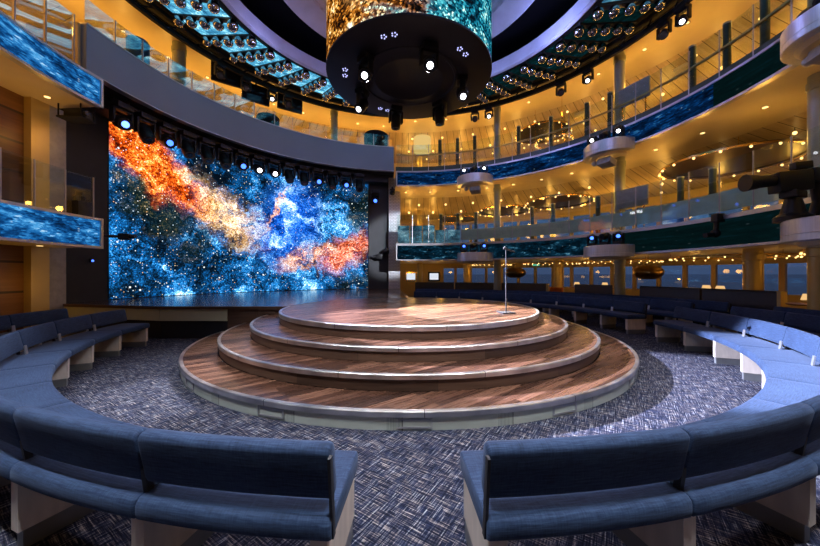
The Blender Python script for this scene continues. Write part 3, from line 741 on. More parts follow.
# black booth partitions behind the third row
segs = [(2.3,13.5),(13.9,25.2),(31.5,40.2),(47.8,60.5),(63,75),(75.4,88)]
names_ = ['nearest the right edge of the photo','left of the tall pair of windows right','between the sage column and lit table','left of the lit table','to the left of the left sage column','farthest left beside the wood wall']
for (a, b), w in zip(segs, ['nearest the right end of the row','second from the right end of the row','just left of the right sage column','just left of the lit table gap','third from the wood wall','last before the wood wall']):
    t = thing('booth_partition', 'black vinyl booth partition, ' + w, 'partition', P(8.55,(a+b)/2), 0, 'black booth partitions under the lower balcony')
    MB().sweep(rrect(8.48, 0.0, 8.60, 1.02, 0.03, 2), a, b, 8).build('panel', M['vinyl'], t)
    MB().sweep([(8.47,1.02),(8.61,1.02),(8.61,1.035),(8.47,1.035)], a, b, 8).build('top_rail', M['darksteel'], t)
for a, w in ((2.0,'at the right end of the booth partitions'),(47.4,'beside the lit table gap')):
    tag(MB().sweep([(8.46,0),(8.62,0),(8.62,1.04),(8.46,1.04)], a-0.25, a+0.25, 1).build('partition_post', M['gold']), 'slim gold post ' + w, 'post', 'gold posts at partition ends')

# tables, lamps
def lamp_table(r, a, label_l, label_t, h=0.88, shade=True):
    p = P(r, a)
    t = thing('side_table', label_t, 'table', p, 0, 'tables behind the booth partitions')
    MB().lathe([(0,h-0.03),(0.32,h-0.03),(0.33,h-0.015),(0.32,h),(0,h)], (p.x,p.y,0), 20).build('tabletop', M['lampwood'], t)
    MB().cyl((p.x,p.y,0.02),(p.x,p.y,h-0.03),0.03).build('stem', M['brass'], t)
    MB().lathe([(0,0),(0.2,0),(0.2,0.015),(0.03,0.03),(0,0.03)], (p.x,p.y,0), 18).build('foot', M['darksteel'], t)
    t = thing('table_lamp', label_l, 'lamp', (p.x,p.y,h), 0, 'small lit table lamps')
    MB().lathe([(0,0),(0.07,0),(0.07,0.012),(0.014,0.02),(0.014,0.09),(0,0.09)], (p.x,p.y,h), 14).build('base', M['brass'], t)
    MB().lathe([(0.10,0.08),(0.12,0.08),(0.085,0.21),(0.07,0.21)], (p.x,p.y,h), 18).build('lamp_shade', M['e_shade'], t)
    point((p.x,p.y,h+0.30), 2.5, WARM, 0.05)
lamp_table(9.6, 17.2, 'small lit table lamp seen over the partition, left one of the right pair', 'small round table under the left lamp of the right pair')
lamp_table(9.3, 14.0, 'small lit table lamp seen over the partition, right one of the right pair', 'small round table under the right lamp of the right pair')
lamp_table(9.8, 36.5, 'small lit table lamp just left of the right sage column', 'small round table just left of the right sage column')
lamp_table(9.7, 42.6, 'lit table lamp in the gap between two partitions', 'small round table in the gap between two partitions')
lamp_table(8.5, -1.5, 'lit table lamp at the far right edge beside the gold column', 'small round table at far right edge beside the gold column', 0.80)
for (r, a, w) in ((9.2,47.0,'left of the lit table gap lamp'),(9.4,0.2,'near the right edge beside the gold column')):
    p = P(r, a)
    t = thing('tub_chair', 'rust orange tub chair ' + w, 'chair', p, R(a), 'rust orange tub chairs')
    MB().sweep([(0.22,0.42),(0.32,0.42),(0.34,0.85),(0.25,0.85)], -120, 120, 14, c=(p.x,p.y)).build('backrest', M['rust'], t)
    MB().lathe([(0,0.25),(0.27,0.25),(0.29,0.33),(0.27,0.44),(0,0.45)], (p.x,p.y,0), 18).build('seat', M['rust'], t)
    lg = MB()
    for q in (45,135,225,315):
        MB().cyl((p.x+0.2*math.cos(R(q)),p.y+0.2*math.sin(R(q)),0),(p.x+0.16*math.cos(R(q)),p.y+0.16*math.sin(R(q)),0.27),0.018).build('leg', M['lampwood'], t)

# wall displays on the wood wall at the back
for x, w, hh, ww in ((0.12+0.0,'on the left',0.55,0.55),(1.55,'on the right',0.55,0.55)):
    a = 90 - math.degrees(math.asin(x/12.9)); p = P(12.9, a, 1.28)
    t = thing('wall_screen', 'small framed white info screen %s of the honey wood wall' % w, 'screen', p, 0, 'framed info screens on the back wall')
    MB().box((p.x,p.y,1.28),(0.72,0.06,0.58),R(a-90)).build('frame', M['blackplastic'] if x > 1 else M['brass'], t)
    MB().box((p.x,p.y-0.035,1.28),(0.54,0.012,0.40),R(a-90)).build('display', M['e_screen'], t)
p = P(12.2,56,1.93)
tag(MB().box(p,(0.34,0.03,0.12),R(-30)).build('exit_sign', M['e_exit']), 'small green lit exit sign under the lower balcony ceiling', 'sign')

# ================================================================== COLUMNS
def column(r, a, z0, z1, rad, mat, label, group='columns around the hall'):
    p = P(r, a, z0)
    t = thing('column', label, 'column', p, 0, group)
    MB().cyl((p.x,p.y,z0),(p.x,p.y,z1),rad,rad,20).build('shaft', mat, t)
    MB().lathe([(rad,z1-0.30),(rad+0.02,z1-0.29),(rad+0.02,z1-0.14),(rad,z1-0.13)], (p.x,p.y,0), 20).build('collar', mat, t)
    return t
lv = (('lower', 0.0, 2.08), ('middle', 2.72, 5.40), ('upper', 6.02, 8.96))
for nm, z0, z1 in lv:
    column(8.2, 61.4, z0, z1, 0.145, M['greencol'], 'sage grey round column on the %s level, left of the middle' % nm)
    column(8.2, 28.5, z0, z1, 0.165, M['greencol'], 'sage grey round column on the %s level, right behind the middle silver pod' % nm)
    column(8.2, -4.6, z0, z1, 0.165, M['greencol'] if nm != 'lower' else M['gold'], '%s round column on the %s level at the right edge' % ('sage grey' if nm != 'lower' else 'gold', nm))
    column(11.6, 86.9, z0, z1 if nm != 'upper' else 8.6, 0.15, M['gold'], 'slim gold lit column on the %s level beside the white tiled pillar' % nm)
column(8.3, 114.3, 6.2, 8.96, 0.16, M['greencol'], 'sage grey round column behind the slate parapet near the drum')
column(8.3, 155.3, 6.2, 8.96, 0.19, M['greencol'], 'sage grey round column behind the slate parapet at upper left')
for (a, r, w) in ((72.5,10.2,'below the left silver pod'),(48.5,10.6,'by the lit table gap'),(7.6,8.9,'near the right edge')):
    column(r, a, 0.0, 2.08, 0.21 if a > 40 else 0.19, M['gold'], 'stout gold lit column on the lower level ' + w, 'gold columns on the lower level')

# ================================================================== BALUSTRADES
def balustrade(label, a0, a1, zf, h, r, band=None, step=5.6, rail=None, lean=0.0, gm='glass'):
    t = thing('glass_balustrade', label, 'railing', P(r,(a0+a1)/2,zf), 0, 'glass balustrades')
    n = max(1, int(round((a1-a0)/step))); w = (a1-a0)/n
    for i in range(n):
        b0, b1 = a0+w*i, a0+w*(i+1)
        MB().sweep([(r-0.006,zf),(r+0.006,zf),(r+0.006+lean,zf+h),(r-0.006+lean,zf+h)], b0+0.12, b1-0.12, 5).build('glass_pane', M[gm], t)
        p, q = P(r-0.02,b0,zf), P(r-0.02+lean,b0,zf+h)
        MB().cyl(p, q, 0.014, 0.014, 8).build('post', M['steel'], t)
    if band:
        MB().sweep([(r+0.05,band[0]),(r+0.09,band[0]),(r+0.09,band[1]),(r+0.05,band[1])], band[2], band[3], 60).build('lower_panel', M['bandglass'], t)
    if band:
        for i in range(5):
            MB().sweep([(r+0.05,2.84),(r+0.09,2.84),(r+0.09,3.42 if i < 2 else 3.64),(r+0.05,3.42 if i < 2 else 3.64)], 72.6+4.3*i, 76.6+4.3*i, 4).build('glow_panel', M['panel_glow'], t)  # blue glow put into these balustrade panels as emission
    if rail:
        MB().sweep([(r+0.03,zf+rail),(r+0.09,zf+rail),(r+0.09,zf+rail+0.05),(r+0.03,zf+rail+0.05)], a0, a1, 60).build('handrail', M['gold'], t)
    return t
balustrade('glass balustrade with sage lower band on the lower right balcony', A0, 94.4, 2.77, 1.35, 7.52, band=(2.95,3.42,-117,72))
balustrade('glass balustrade with gold handrail on the upper right balcony', A0, 94.4, 6.05, 1.25, 7.52, rail=0.78)
balustrade('clear glass balustrade on the lower left balcony above the blue screen', 176.2, 236, 2.75, 0.95, 7.45, step=4.5)
balustrade('clear glass balustrade on the upper left balcony above the blue screen', 179.4, 236, 6.05, 1.15, 7.45, step=4.5, gm='coated')
balustrade('clear glass screen on the right part of the slate parapet', 97.0, 139.8, 7.13, 0.55, 7.40, step=5.4)
balustrade('reflective glass screen on the left part of the slate parapet', 140.2, 178.0, 7.13, 0.62, 7.40, step=5.4, gm='coated')
# ledge strips under the balustrade
struct(MB().sweep([(7.26,2.76),(7.50,2.76),(7.50,2.80),(7.26,2.80)], A0, 94.6, 80).build('trim_6', M['silver']))
struct(MB().sweep([(7.50,6.04),(7.62,6.04),(7.62,6.30),(7.50,6.30)], A0, 94.6, 80).build('trim_7', M['greenpost']))
# dark green posts
for deck, zf, zt, xs in (('lower', 2.72, 4.25, (441,458,476,532,553,598,680.5,712.5)), ('upper', 6.02, 7.62, (440,457.5,474.7,518.6,551,586.8,610,692.5,727,765))):
    for j, x in enumerate(xs):
        a = (x-409)/319.0; r = 8.35 if deck == 'lower' else 7.95
        A, B, Cc = 1+a*a, -14.0, 49-r*r
        y = (-B+math.sqrt(B*B-4*A*Cc))/(2*A); p = Vector((a*y, y, 0))
        tt = thing('post', 'dark green capped post on the %s right balcony, %s from the left' % (deck, ORD[j]), 'post', (p.x,p.y,zf), 0, 'dark green posts on the balconies')
        MB().cyl((p.x,p.y,zf),(p.x,p.y,zt),0.082,0.082,12).build('shaft', M['greenpost'], tt)
        MB().lathe([(0.082,0),(0.09,0.01),(0.09,0.04),(0.06,0.05),(0,0.05)], (p.x,p.y,zt), 12).build('cap', M['greencol'], tt)

# grey privacy screens
for (a, r, zf, lab) in ((24.0, 7.78, 2.72, 'grey padded divider standing on the lower right balcony beside the sage column'), (23.6, 7.78, 6.02, 'grey padded divider standing on the upper right balcony beside the sage column')):
    p = P(r, a, zf)
    t = thing('divider', lab, 'divider', p, R(a), 'grey dividers on the balconies')
    mm = Matrix.Translation(P(r,a,zf+1.15)) @ Matrix.Rotation(R(a),4,'Z')
    MB().box((0,0,0),(0.06,0.95,0.62),M=mm,bevel=0.025).build('panel', M['greyfab'], t)
    for s in (-1,1):
        q = P(r, a+s*2.6, zf)
        MB().cyl(q, q+Vector((0,0,0.9)), 0.022).build('leg', M['brass'], t)

# ================================================================== LIGHT PODS (half drums) + moving heads
def moving_head(loc, hang, target, s, lens, label, group, name='moving_head_light', rz=0.0):
    loc = Vector(loc); sg = -1 if hang else 1
    t = thing(name, label, 'spotlight', loc, rz, group)
    Rz = Matrix.Rotation(rz, 4, 'Z')
    def L(x, y, z): return loc + (Rz @ Vector((x*s, y*s, z*s*sg)))
    MB().box((0,0,0),(0.30*s,0.24*s,0.11*s),M=Matrix.Translation(L(0,0,0.055)) @ Rz,bevel=0.012*s).build('base', M['blackplastic'], t)
    y = MB()
    y.box((0,0,0),(0.34*s,0.10*s,0.04*s),M=Matrix.Translation(L(0,0,0.13)) @ Rz)
    for q in (-1,1): y.box((0,0,0),(0.045*s,0.12*s,0.30*s),M=Matrix.Translation(L(q*0.165,0,0.27)) @ Rz,bevel=0.01*s)
    y.build('yoke', M['blackplastic'], t)
    c = L(0,0,0.36); d = (Vector(target)-c).normalized()
    h = MB()
    h.cyl(c-d*0.20*s, c-d*0.13*s, 0.07*s, 0.125*s, 16); h.cyl(c-d*0.13*s, c+d*0.10*s, 0.125*s, 0.13*s, 16); h.cyl(c+d*0.10*s, c+d*0.21*s, 0.13*s, 0.115*s, 16)
    hd = h.build('head', M['blackplastic'], t)
    MB().cyl(c+d*0.205*s, c+d*0.218*s, 0.066*s, 0.06*s, 16).build('lens', lens, hd)
    return c + d*0.26*s, d

def pod(a, zc, label, r=7.26, rad=0.76, h=0.37):
    p = P(r, a, zc)
    t = thing('light_pod', label, 'balcony pod', p, R(a), 'silver half-round pods on the balcony fronts')
    mb = MB(); mb.sweep([(0.01,0.0),(rad-0.02,0.0),(rad,0.015),(rad,h*0.30),(rad-0.008,h*0.32),(rad,h*0.34),(rad,h-0.02),(rad-0.02,h),(0.01,h)], a+93, a+267, 40, c=(p.x,p.y))
    for v in mb.bm.verts: v.co.z += zc
    mb.build('shell', M['drumsilver'], t)
    mb = MB(); mb.sweep([(0.01,-0.07),(rad*0.72,-0.07),(rad*0.80,0.0),(0.01,0.0)], a+93, a+267, 30, c=(p.x,p.y))
    for v in mb.bm.verts: v.co.z += zc
    mb.build('underside', M['cream'], t)
    return p
pods = [(67.0,'left'),(26.8,'middle'),(-16.0,'right')]
GP = 'moving lights on the balcony pods'
for a, w in pods:
    for lev, zc in (('lower', 1.96), ('upper', 5.19)):
        p = pod(a, zc, 'silver half-round pod on the %s right balcony front, %s one' % (lev, w))
        zt = zc+0.37
        if w == 'right' and lev == 'lower': continue
        for off, lens, tgt, w2 in ((-0.42, 'e_blue' if lev == 'lower' else 'e_white', (1.5,3.0,0), 'right'), (0.0,'e_off',(-3,6,0.2),'centre'), (0.42,'e_blue' if lev == 'lower' else 'e_white',(0.5,2.0,0.6),'left')):
            tt = Vector((-math.sin(R(a)), math.cos(R(a)), 0))
            q = P(6.98, a, zt) + tt*off
            moving_head(q, False, tgt, 0.85, M[lens], '%s moving light standing on the %s %s silver pod' % ({'right':'right-hand','left':'left-hand','centre':'central unlit'}[w2], lev, w), GP, rz=R(a+90))
        if lev == 'upper':
            q = P(6.85, a, zc-0.10)
            t = thing('projector', 'pale boxy projector slung under the upper %s silver pod' % w, 'projector', q, R(a), 'projectors under the upper pods')
            mm = Matrix.Translation(P(6.95,a-0.6,zc-0.24)) @ Matrix.Rotation(R(a),4,'Z') @ Matrix.Rotation(R(14),4,'Y')
            MB().box((0,0,0),(0.36,0.42,0.20),M=mm,bevel=0.02).build('body', M['greyfab'], t)
            MB().cyl(P(6.95,a,zc-0.14), P(6.95,a,zc-0.02), 0.03).build('mount', M['darksteel'], t)
            MB().sphere(P(6.95,a+2.6,zc-0.16), 0.09).build('lens_ball', M['silver'], t)

# moving heads hanging below the slate parapet
GT = 'hanging lights above the big screen'
lens_seq = ['e_bluewhite','e_off','e_blue','e_off','e_off','e_off','e_blue','e_white','e_white','e_off','e_off','e_blue','e_off','e_blue','e_off']
MB_pipe = thing('lighting_pipe', 'black curved lighting pipe under the slate parapet', 'pipe', P(7.72,138,5.95))
MB().sweep([(7.69,5.92),(7.75,5.92),(7.75,5.98),(7.69,5.98)], 104, 171, 50).build('pipe', M['black'], MB_pipe)
hg = MB()
for i in range(16): q = P(7.72, 105+i*4.2, 5.97); hg.cyl(q, q+Vector((0,0,0.1)), 0.015)
hg.build('hanger', M['black'], MB_pipe)
KEY = None
for i in range(15):
    a = 169.4-4.46*i
    tgt = (1.0,4.0,0.5) if lens_seq[i] != 'e_off' else (P(5.0,a,0.7))
    c, d = moving_head(P(7.72,a,5.92), True, (2.5,2.5,0.2) if i == 0 else tgt, 1.35, M[lens_seq[i]], 'black hanging moving light above the big screen, %s from the left' % ORD[i], GT, rz=R(a+90))
    if i == 0: KEY = c
moving_head(P(8.2,101.2,5.35), True, (0,3,1.4), 1.25, M['e_blue'], 'blue lit hanging light on the grey wall right of the screen', GT, rz=R(11))

# ================================================================== DRUM
dz = 5.677
t = thing('led_drum', 'big round hanging drum with a starry glowing side and black underside', 'light drum', P(0,0,dz))
mb = MB(); lo=[]; hi=[]; nseg=72
for i in range(nseg+1):
    a = 90 + 360*i/nseg
    p = P(1.755, a, dz+0.03); lo.append(mb.bm.verts.new(p)); hi.append(mb.bm.verts.new((p.x,p.y,9.5)))
for i in range(nseg):
    mb.face([lo[i],lo[i+1],hi[i+1],hi[i]], [(i/nseg,0),((i+1)/nseg,0),((i+1)/nseg,1),(i/nseg,1)])
mb.build('display', M['drumled'], t)
MB().lathe([(0,0.0),(0.70,0.0),(0.72,-0.012),(0.76,-0.012),(0.78,0.0),(0.98,0.0),(1.0,-0.02),(1.05,-0.02),(1.07,0),(1.74,0.0),(1.765,0.015),(1.765,0.05),(1.74,0.06),(0,0.06)], (CX,CY,dz), 60).build('underside', M['drumblack'], t)
MB().cyl((CX,CY,9.4),(CX,CY,9.75),0.5).build('hoist', M['black'], t)
for j, a in enumerate((118, 22, 192, 255, 318)):
    for s in (-1, 1):
        c = P(1.38, a+s*4.2, dz-0.006); m_ = MB()
        for q in range(5):
            m_.sphere(c+Vector((0.045*math.cos(R(72*q)),0.045*math.sin(R(72*q)),0)), 0.014, 8, 5)
        m_.build('star_light', M['e_star'], t)
dh = [(223,'e_white','front left'),(289,'e_white','front right'),(-5,'e_white','right'),(161,'e_white','left'),(107,'e_off','back left'),(49,'e_off','back right')]
for a, ln, w in dh:
    q = P(1.15, a, dz-0.012)
    tg = {'front left':(-1.0,0.5,1.0),'front right':(0.6,0.5,1.0),'right':(1.2,1.5,0.5),'left':(-3.2,3.0,0.2),'back left':P(1.3,107,0.72),'back right':P(1.6,49,0.72)}[w]
    moving_head(q, True, tg, 0.95, M[ln], 'black moving light hanging under the drum at its %s' % w, 'moving lights under the drum', rz=R(a+90))

# ================================================================== OVERHEAD RING
def cz(r): return 8.0 + (r-4.5)*(8.96-8.0)/(7.8-4.5)
struct(MB().sweep([(4.42,8.0),(4.52,7.98),(4.58,8.02),(4.58,8.36),(4.42,8.36)], 0, 360, 90, full=True).build('trim_8', M['lip']), 'pale violet inner band of the overhead ring', 'band')
struct(MB().sweep([(4.58,cz(4.58)+0.06),(7.8,cz(7.8)+0.06),(7.8,cz(7.8)+0.12),(4.58,cz(4.58)+0.12)], 0, 360, 90, full=True).build('ceiling_ring', M['blackslit']), 'black backing of the overhead light ring', 'ceiling')
stepA = 7.2
GB = 'rows of chrome globe bulbs on the overhead ring'
GL = 'glowing panels of the overhead ring'
proto = None
def batten(a, label):
    global proto
    if proto is None:
        t = thing('bulb_batten', label, 'light fitting', P(4.9,a,cz(4.9)), R(a), GB)
        mm = []
        p0, p1 = P(4.80,a,cz(4.80)+0.02), P(6.95,a,cz(6.95)+0.02)
        d = (p1-p0); L = d.length; mat = Matrix.Translation((p0+p1)/2) @ Matrix.Rotation(R(a),4,'Z') @ Matrix.Rotation(-math.atan2(cz(6.95)-cz(4.8),2.15),4,'Y')
        MB().box((0,0,0),(L,0.17,0.06),M=mat).build('rail', M['black'], t)
        for q in range(5):
            rr = 4.85+0.475*q; c = P(rr, a, cz(rr)-0.13)
            b = MB().sphere(c, 0.138, 18, 12).build('bulb', M['chrome'], t)
            MB().cyl(c+Vector((0,0,0.11)), c+Vector((0,0,0.16)), 0.06).build('socket', M['black'], b)
        proto = t; return t
    p = P(4.9,a,cz(4.9))
    c = copy_tree(proto, Matrix.Translation(p) @ Matrix.Rotation(R(a),4,'Z'))
    c['label'] = label; return c
def ledpanel(a, label, mat):
    c = MB(); lo = []; hi = []
    a0, a1 = a+0.75, a+stepA-0.75
    for k_ in range(5):
        aa = a0+(a1-a0)*k_/4
        lo.append(c.bm.verts.new(P(4.85,aa,cz(4.85)+0.03))); hi.append(c.bm.verts.new(P(6.85,aa,cz(6.85)+0.03)))
    for k_ in range(4): c.face([lo[k_],hi[k_],hi[k_+1],lo[k_+1]], [(k_/4+a,0),(k_/4+a,1),((k_+1)/4+a,1),((k_+1)/4+a,0)])
    o = c.build('ceiling_led_panel', mat)
    return tag(o, label, 'light panel', GL)
left_n = right_n = 0
base_a = 12.0
for i in range(26):
    a = base_a + stepA*i
    if a <= 84: lab = 'row of chrome globe bulbs, right side of the overhead ring, %s from the drum' % ORD[int((84-a)/stepA+0.01)]
    else: lab = 'row of chrome globe bulbs, left side of the overhead ring, %s from the drum' % ORD[int((a-84)/stepA-0.99)]
    batten(a, lab)
    if i < 25:
        if a < 80: ledpanel(a, 'dim teal panel on the right of the overhead ring, %s from the drum' % ORD[int((84-a)/stepA-0.99)], M['ceil_dim'])
        else: ledpanel(a, 'bright cyan panel on the left of the overhead ring, %s from the drum' % ORD[int((a-84)/stepA+0.01)], M['ceil_bright'])
# the part of the ring behind the viewer
rr_ = MB()
for i in range(24):
    a0, a1 = 200+7.2*i+1.5-0.8, 200+7.2*i+5.7-0.8
    rr_.sweep([(4.85,cz(4.85)+0.03),(6.85,cz(6.85)+0.03),(6.85,cz(6.85)+0.05),(4.85,cz(4.85)+0.05)], a0, a1, 2)
struct(rr_.build('ceiling_ring_panels', M['ceil_rear']))
# outer black truss and its moving lights
tr = thing('ring_truss', 'black lighting truss circling the outside of the overhead ring', 'truss', P(7.35,60,8.6))
for (rr, zz) in ((7.15,8.72),(7.55,8.72),(7.35,8.52)):
    MB().sweep([(rr-0.05,zz-0.05),(rr+0.05,zz-0.05),(rr+0.05,zz+0.05),(rr-0.05,zz+0.05)], -20, 200, 70).build('chord', M['blackslit'], tr)
for i in range(37):
    a = -20+6*i
    MB().cyl(P(7.15,a,8.72), P(7.35,a+3,8.52), 0.025, seg=6).build('brace', M['blackslit'], tr)
    MB().cyl(P(7.55,a,8.72), P(7.35,a+3,8.52), 0.025, seg=6).build('brace', M['blackslit'], tr)
GX = 'moving lights hanging from the ring truss'
for (x, ln, w) in ((489,'e_white','right beside the drum'),(561,'e_off','second right of the drum'),(588,'e_white','third right of the drum'),(664,'e_off','fourth right of the drum'),(683,'e_white','fifth right of the drum'),
                   (475,'e_off','just under the right rim of the drum'),(220,'e_off','farthest left above the parapet'),(246,'e_off','above the left pair of hanging monitors'),(272,'e_white','lit white between the hanging monitors'),(288,'e_off','beside the rightmost hanging monitor')):
    a = (x-409)/319.0; r = 7.4; A, B, Cc = 1+a*a, -14.0, 49-r*r
    y = (-B+math.sqrt(B*B-4*A*Cc))/(2*A); q = Vector((a*y, y, 8.50))
    moving_head(q, True, (0.3*a,2.0,0.5), 0.95, M[ln], 'black moving light on the ring truss, ' + w, GX, rz=math.atan2(q.y-7,q.x)+R(90))
# hanging monitors upper left
for (x, yy, w, tilt) in ((227,75,'leftmost',20),(256,94,'middle',10),(290,103,'rightmost',5)):
    a = (x-409)/319.0; r = 8.0; A, B, Cc = 1+a*a, -14.0, 49-r*r
    y = (-B+math.sqrt(B*B-4*A*Cc))/(2*A); z = CAMZ+(274-yy)*y/319.0
    p = Vector((a*y, y, z)); ang = math.atan2(p.y-7, p.x)
    t = thing('hanging_monitor', 'black monitor hanging above the slate parapet, %s of three' % w, 'monitor', p, ang, 'three hanging monitors')
    mm = Matrix.Translation(p) @ Matrix.Rotation(ang + R(90-tilt),4,'Z') @ Matrix.Rotation(R(-8),4,'X')
    MB().box((0,0,0),(1.0,0.08,0.66),M=mm,bevel=0.02).build('case', M['blackplastic'], t)
    MB().box((0,0,0),(0.9,0.012,0.56),M=mm @ Matrix.Translation((0,0.045,0))).build('display', M['e_off'], t)
    MB().cyl(p+Vector((0,0,0.2)), (p.x,p.y,8.95), 0.03).build('pole', M['black'], t)
# violet sail inside the ring
t = thing('ceiling_sail', 'pale violet ring-shaped fabric sail around the drum under the roof', 'ceiling sail', P(0,0,8.0))
MB().sweep([(3.26,8.55),(3.26,8.24),(3.20,8.18),(2.65,8.34),(2.65,8.37),(3.18,8.23),(3.23,8.27),(3.23,8.55)], 0, 360, 80, full=True).build('rim', M['lip'], t)
MB().sweep([(2.65,8.34),(2.3,8.60),(2.02,8.98),(1.87,9.5),(1.89,9.5),(2.04,9.00),(2.32,8.63),(2.65,8.37)], 0, 360, 80, full=True).build('mesh_sail', simple('violet_mesh', (0.42,0.42,0.58), 0.6, var=0.35, scale=5, stretch=(1,1,4)), t)

# ================================================================== CANOPIES, STRING LIGHTS, DOWNLIGHTS
def canopy(r, a, z, rad, label, trunk=None, nb=18, lit=True):
    p = P(r, a, z)
    t = thing('ceiling_canopy', label, 'light fitting', p, 0, 'round bronze ceiling canopies')
    MB().lathe([(0,0.10),(rad*0.9,0.10),(rad,0.06),(rad,0.0),(rad*0.96,0.0),(rad*0.94,0.04),(0,0.04)], (p.x,p.y,z), 36).build('disc', M['bronze'], t)
    MB().lathe([(rad-0.01,-0.02),(rad+0.04,-0.02),(rad+0.04,0.03),(rad-0.01,0.03),(rad-0.01,-0.02)], (p.x,p.y,z), 36).build('rim', M['brass'], t)
    for i in range(3):
        q = 120*i; MB().cyl((p.x+rad*0.5*math.cos(R(q)),p.y+rad*0.5*math.sin(R(q)),z+0.08),(p.x+rad*0.5*math.cos(R(q)),p.y+rad*0.5*math.sin(R(q)),z+0.5 if z > 3 else 2.09),0.01,seg=6).build('rod', M['brass'], t)
    if lit:
        for i in range(nb):
            q = R(360*i/nb); MB().sphere((p.x+(rad+0.02)*math.cos(q),p.y+(rad+0.02)*math.sin(q),z-0.05),0.032,8,6).build('bulb', M['e_warm'], t)
    return p
canopy(10.0, 62, 4.55, 1.25, 'dark round canopy ringed with bulbs on the lower balcony, second from the left')
canopy(9.7, 47, 4.60, 1.35, 'dark round canopy ringed with bulbs on the lower balcony, centre one')
canopy(11.0, 76, 4.45, 1.0, 'plain dark round canopy on the lower balcony, far left', lit=False)
canopy(9.9, 15, 4.75, 1.6, 'large dark canopy ringed with bulbs on the lower balcony, right of the sage column')
canopy(9.9, -8, 4.8, 1.7, 'large dark canopy ringed with bulbs on the lower balcony, at the right edge')
canopy(10.3, 52, 8.1, 1.2, 'dark canopy ringed with bulbs on the upper balcony beside the left sage column')
# gold halo rails with bulbs below the lower ceiling
def halo(r, a, z, rad, label, nb=26):
    p = P(r, a, z)
    t = thing('halo_light', label, 'light fitting', p, 0, 'gold ring lights with bulbs')
    MB().sweep([(rad-0.02,z),(rad+0.02,z),(rad+0.02,z+0.05),(rad-0.02,z+0.05)], 0, 360, 40, c=(p.x,p.y), full=True).build('ring', M['brass'], t)
    for i in range(3):
        q = R(120*i+30); MB().cyl((p.x+rad*math.cos(q),p.y+rad*math.sin(q),z+0.03),(p.x+rad*math.cos(q),p.y+rad*math.sin(q),2.09 if z < 3 else (5.2 if z < 6 else 8.75)),0.008,seg=6).build('rod', M['brass'], t)
    for i in range(nb):
        q = R(360*i/nb); MB().sphere((p.x+rad*math.cos(q),p.y+rad*math.sin(q),z-0.03),0.021,8,6).build('bulb', M['e_warm'], t)
for (r, a, rad, w) in ((9.9,-4,1.35,'at the right edge'),(10.1,15.5,1.4,'left of the gold column'),(10.2,34,1.3,'right of the middle silver pod'),(10.3,50,1.2,'left of the middle silver pod'),(10.6,66,1.0,'right of the left silver pod')):
    halo(r, a, 1.93, rad, 'gold ring light with bulbs under the lower balcony ceiling, ' + w)
halo(9.3, 47.5, 7.15, 0.75, 'gold ring light with bulbs low on the upper balcony')
# hanging globe chairs / lanterns
for (r, a, sx, w) in ((9.6,58.3,0.50,'behind the left sage column'),(9.2,26.0,0.45,'behind the right sage column')):
    p = P(r, a, 1.5)
    t = thing('globe_lantern', 'gold open globe lantern hanging ' + w, 'lantern', p, 0, 'gold globe lanterns')
    pr = [(sx*math.sin(R(q)), 0.27*-math.cos(R(q))) for q in range(25,156,13)]
    MB().lathe(pr + [(x*0.94, z*0.94) for x, z in pr[::-1]] + [pr[0]], (p.x,p.y,1.5), 26).build('shell', M['antique'], t)
    MB().cyl((p.x,p.y,1.5),(p.x,p.y,2.08),0.012).build('rod', M['brass'], t)
    MB().sphere((p.x,p.y,1.5),0.07).build('bulb', M['e_warm'], t)
# downlights
def downlight(r, a, z, label, group, power=0, rad=0.05, col=WARM):
    p = P(r, a, z)
    t = thing('downlight', label, 'ceiling light', p, 0, group)
    MB().lathe([(rad,0.0),(rad+0.022,-0.004),(rad+0.022,0.01),(rad,0.01)], (p.x,p.y,z), 14).build('rim', M['brass'], t)
    MB().lathe([(0,-0.008),(rad,-0.008),(rad,0.0),(0,0.0)], (p.x,p.y,z), 14).build('lens', M['e_down'], t)
    if power: point((p.x,p.y,z-0.9), power, col, 0.12)
for nm, zf, lst, pw in (('lower balcony ceiling', 5.40, [(8.5,x) for x in (-104,-82,-60,-44,-30,-17,-6,4,13.5,22,33,41,49,57,65,74,83,91)], 17), ('upper balcony ceiling', 8.95, [(8.7,x) for x in (-104,-82,-60,-44,-30,-16,-4,7,17,25,35,44,53,62,70,78,88)], 22)):
    for j, (r, a) in enumerate(lst):
        downlight(r, a, zf, 'small warm downlight in the inner row of the %s, %s from the right' % (nm, ORD[j]), 'warm downlights in the balcony ceilings', pw)
def plank_z(r, base, slope): return base - (r-9.7)*slope
for nm, base, r0, lst, pw in (('lower balcony', 5.385, 11.3, [(11.3,x) for x in (-10,2,11,20,29,37,44,52,60,67,75,83,90)], 17), ('upper balcony', 8.94, 11.4, [(11.4,x) for x in (-10,2,11,20,29,37,44,52,60,67,75,83,90)], 22)):
    for j, (r, a) in enumerate(lst):
        z = base-(r-9.7)*0.1636 if base < 6 else base-(r-10.0)*0.2
        p = P(r, a, z)
        t = thing('pendant_bulb', 'warm hanging bulb below the plank ceiling of the %s, %s from the right' % (nm, ORD[j]), 'ceiling light', p, 0, 'warm hanging bulbs below the plank ceilings')
        MB().cyl((p.x,p.y,z+0.04),(p.x,p.y,z-0.14),0.008,seg=6).build('cord', M['darksteel'], t)
        MB().sphere((p.x,p.y,z-0.17),0.055,10,8).build('bulb', M['e_warm'], t)
        point((p.x,p.y,z-0.65), pw, WARM, 0.10)
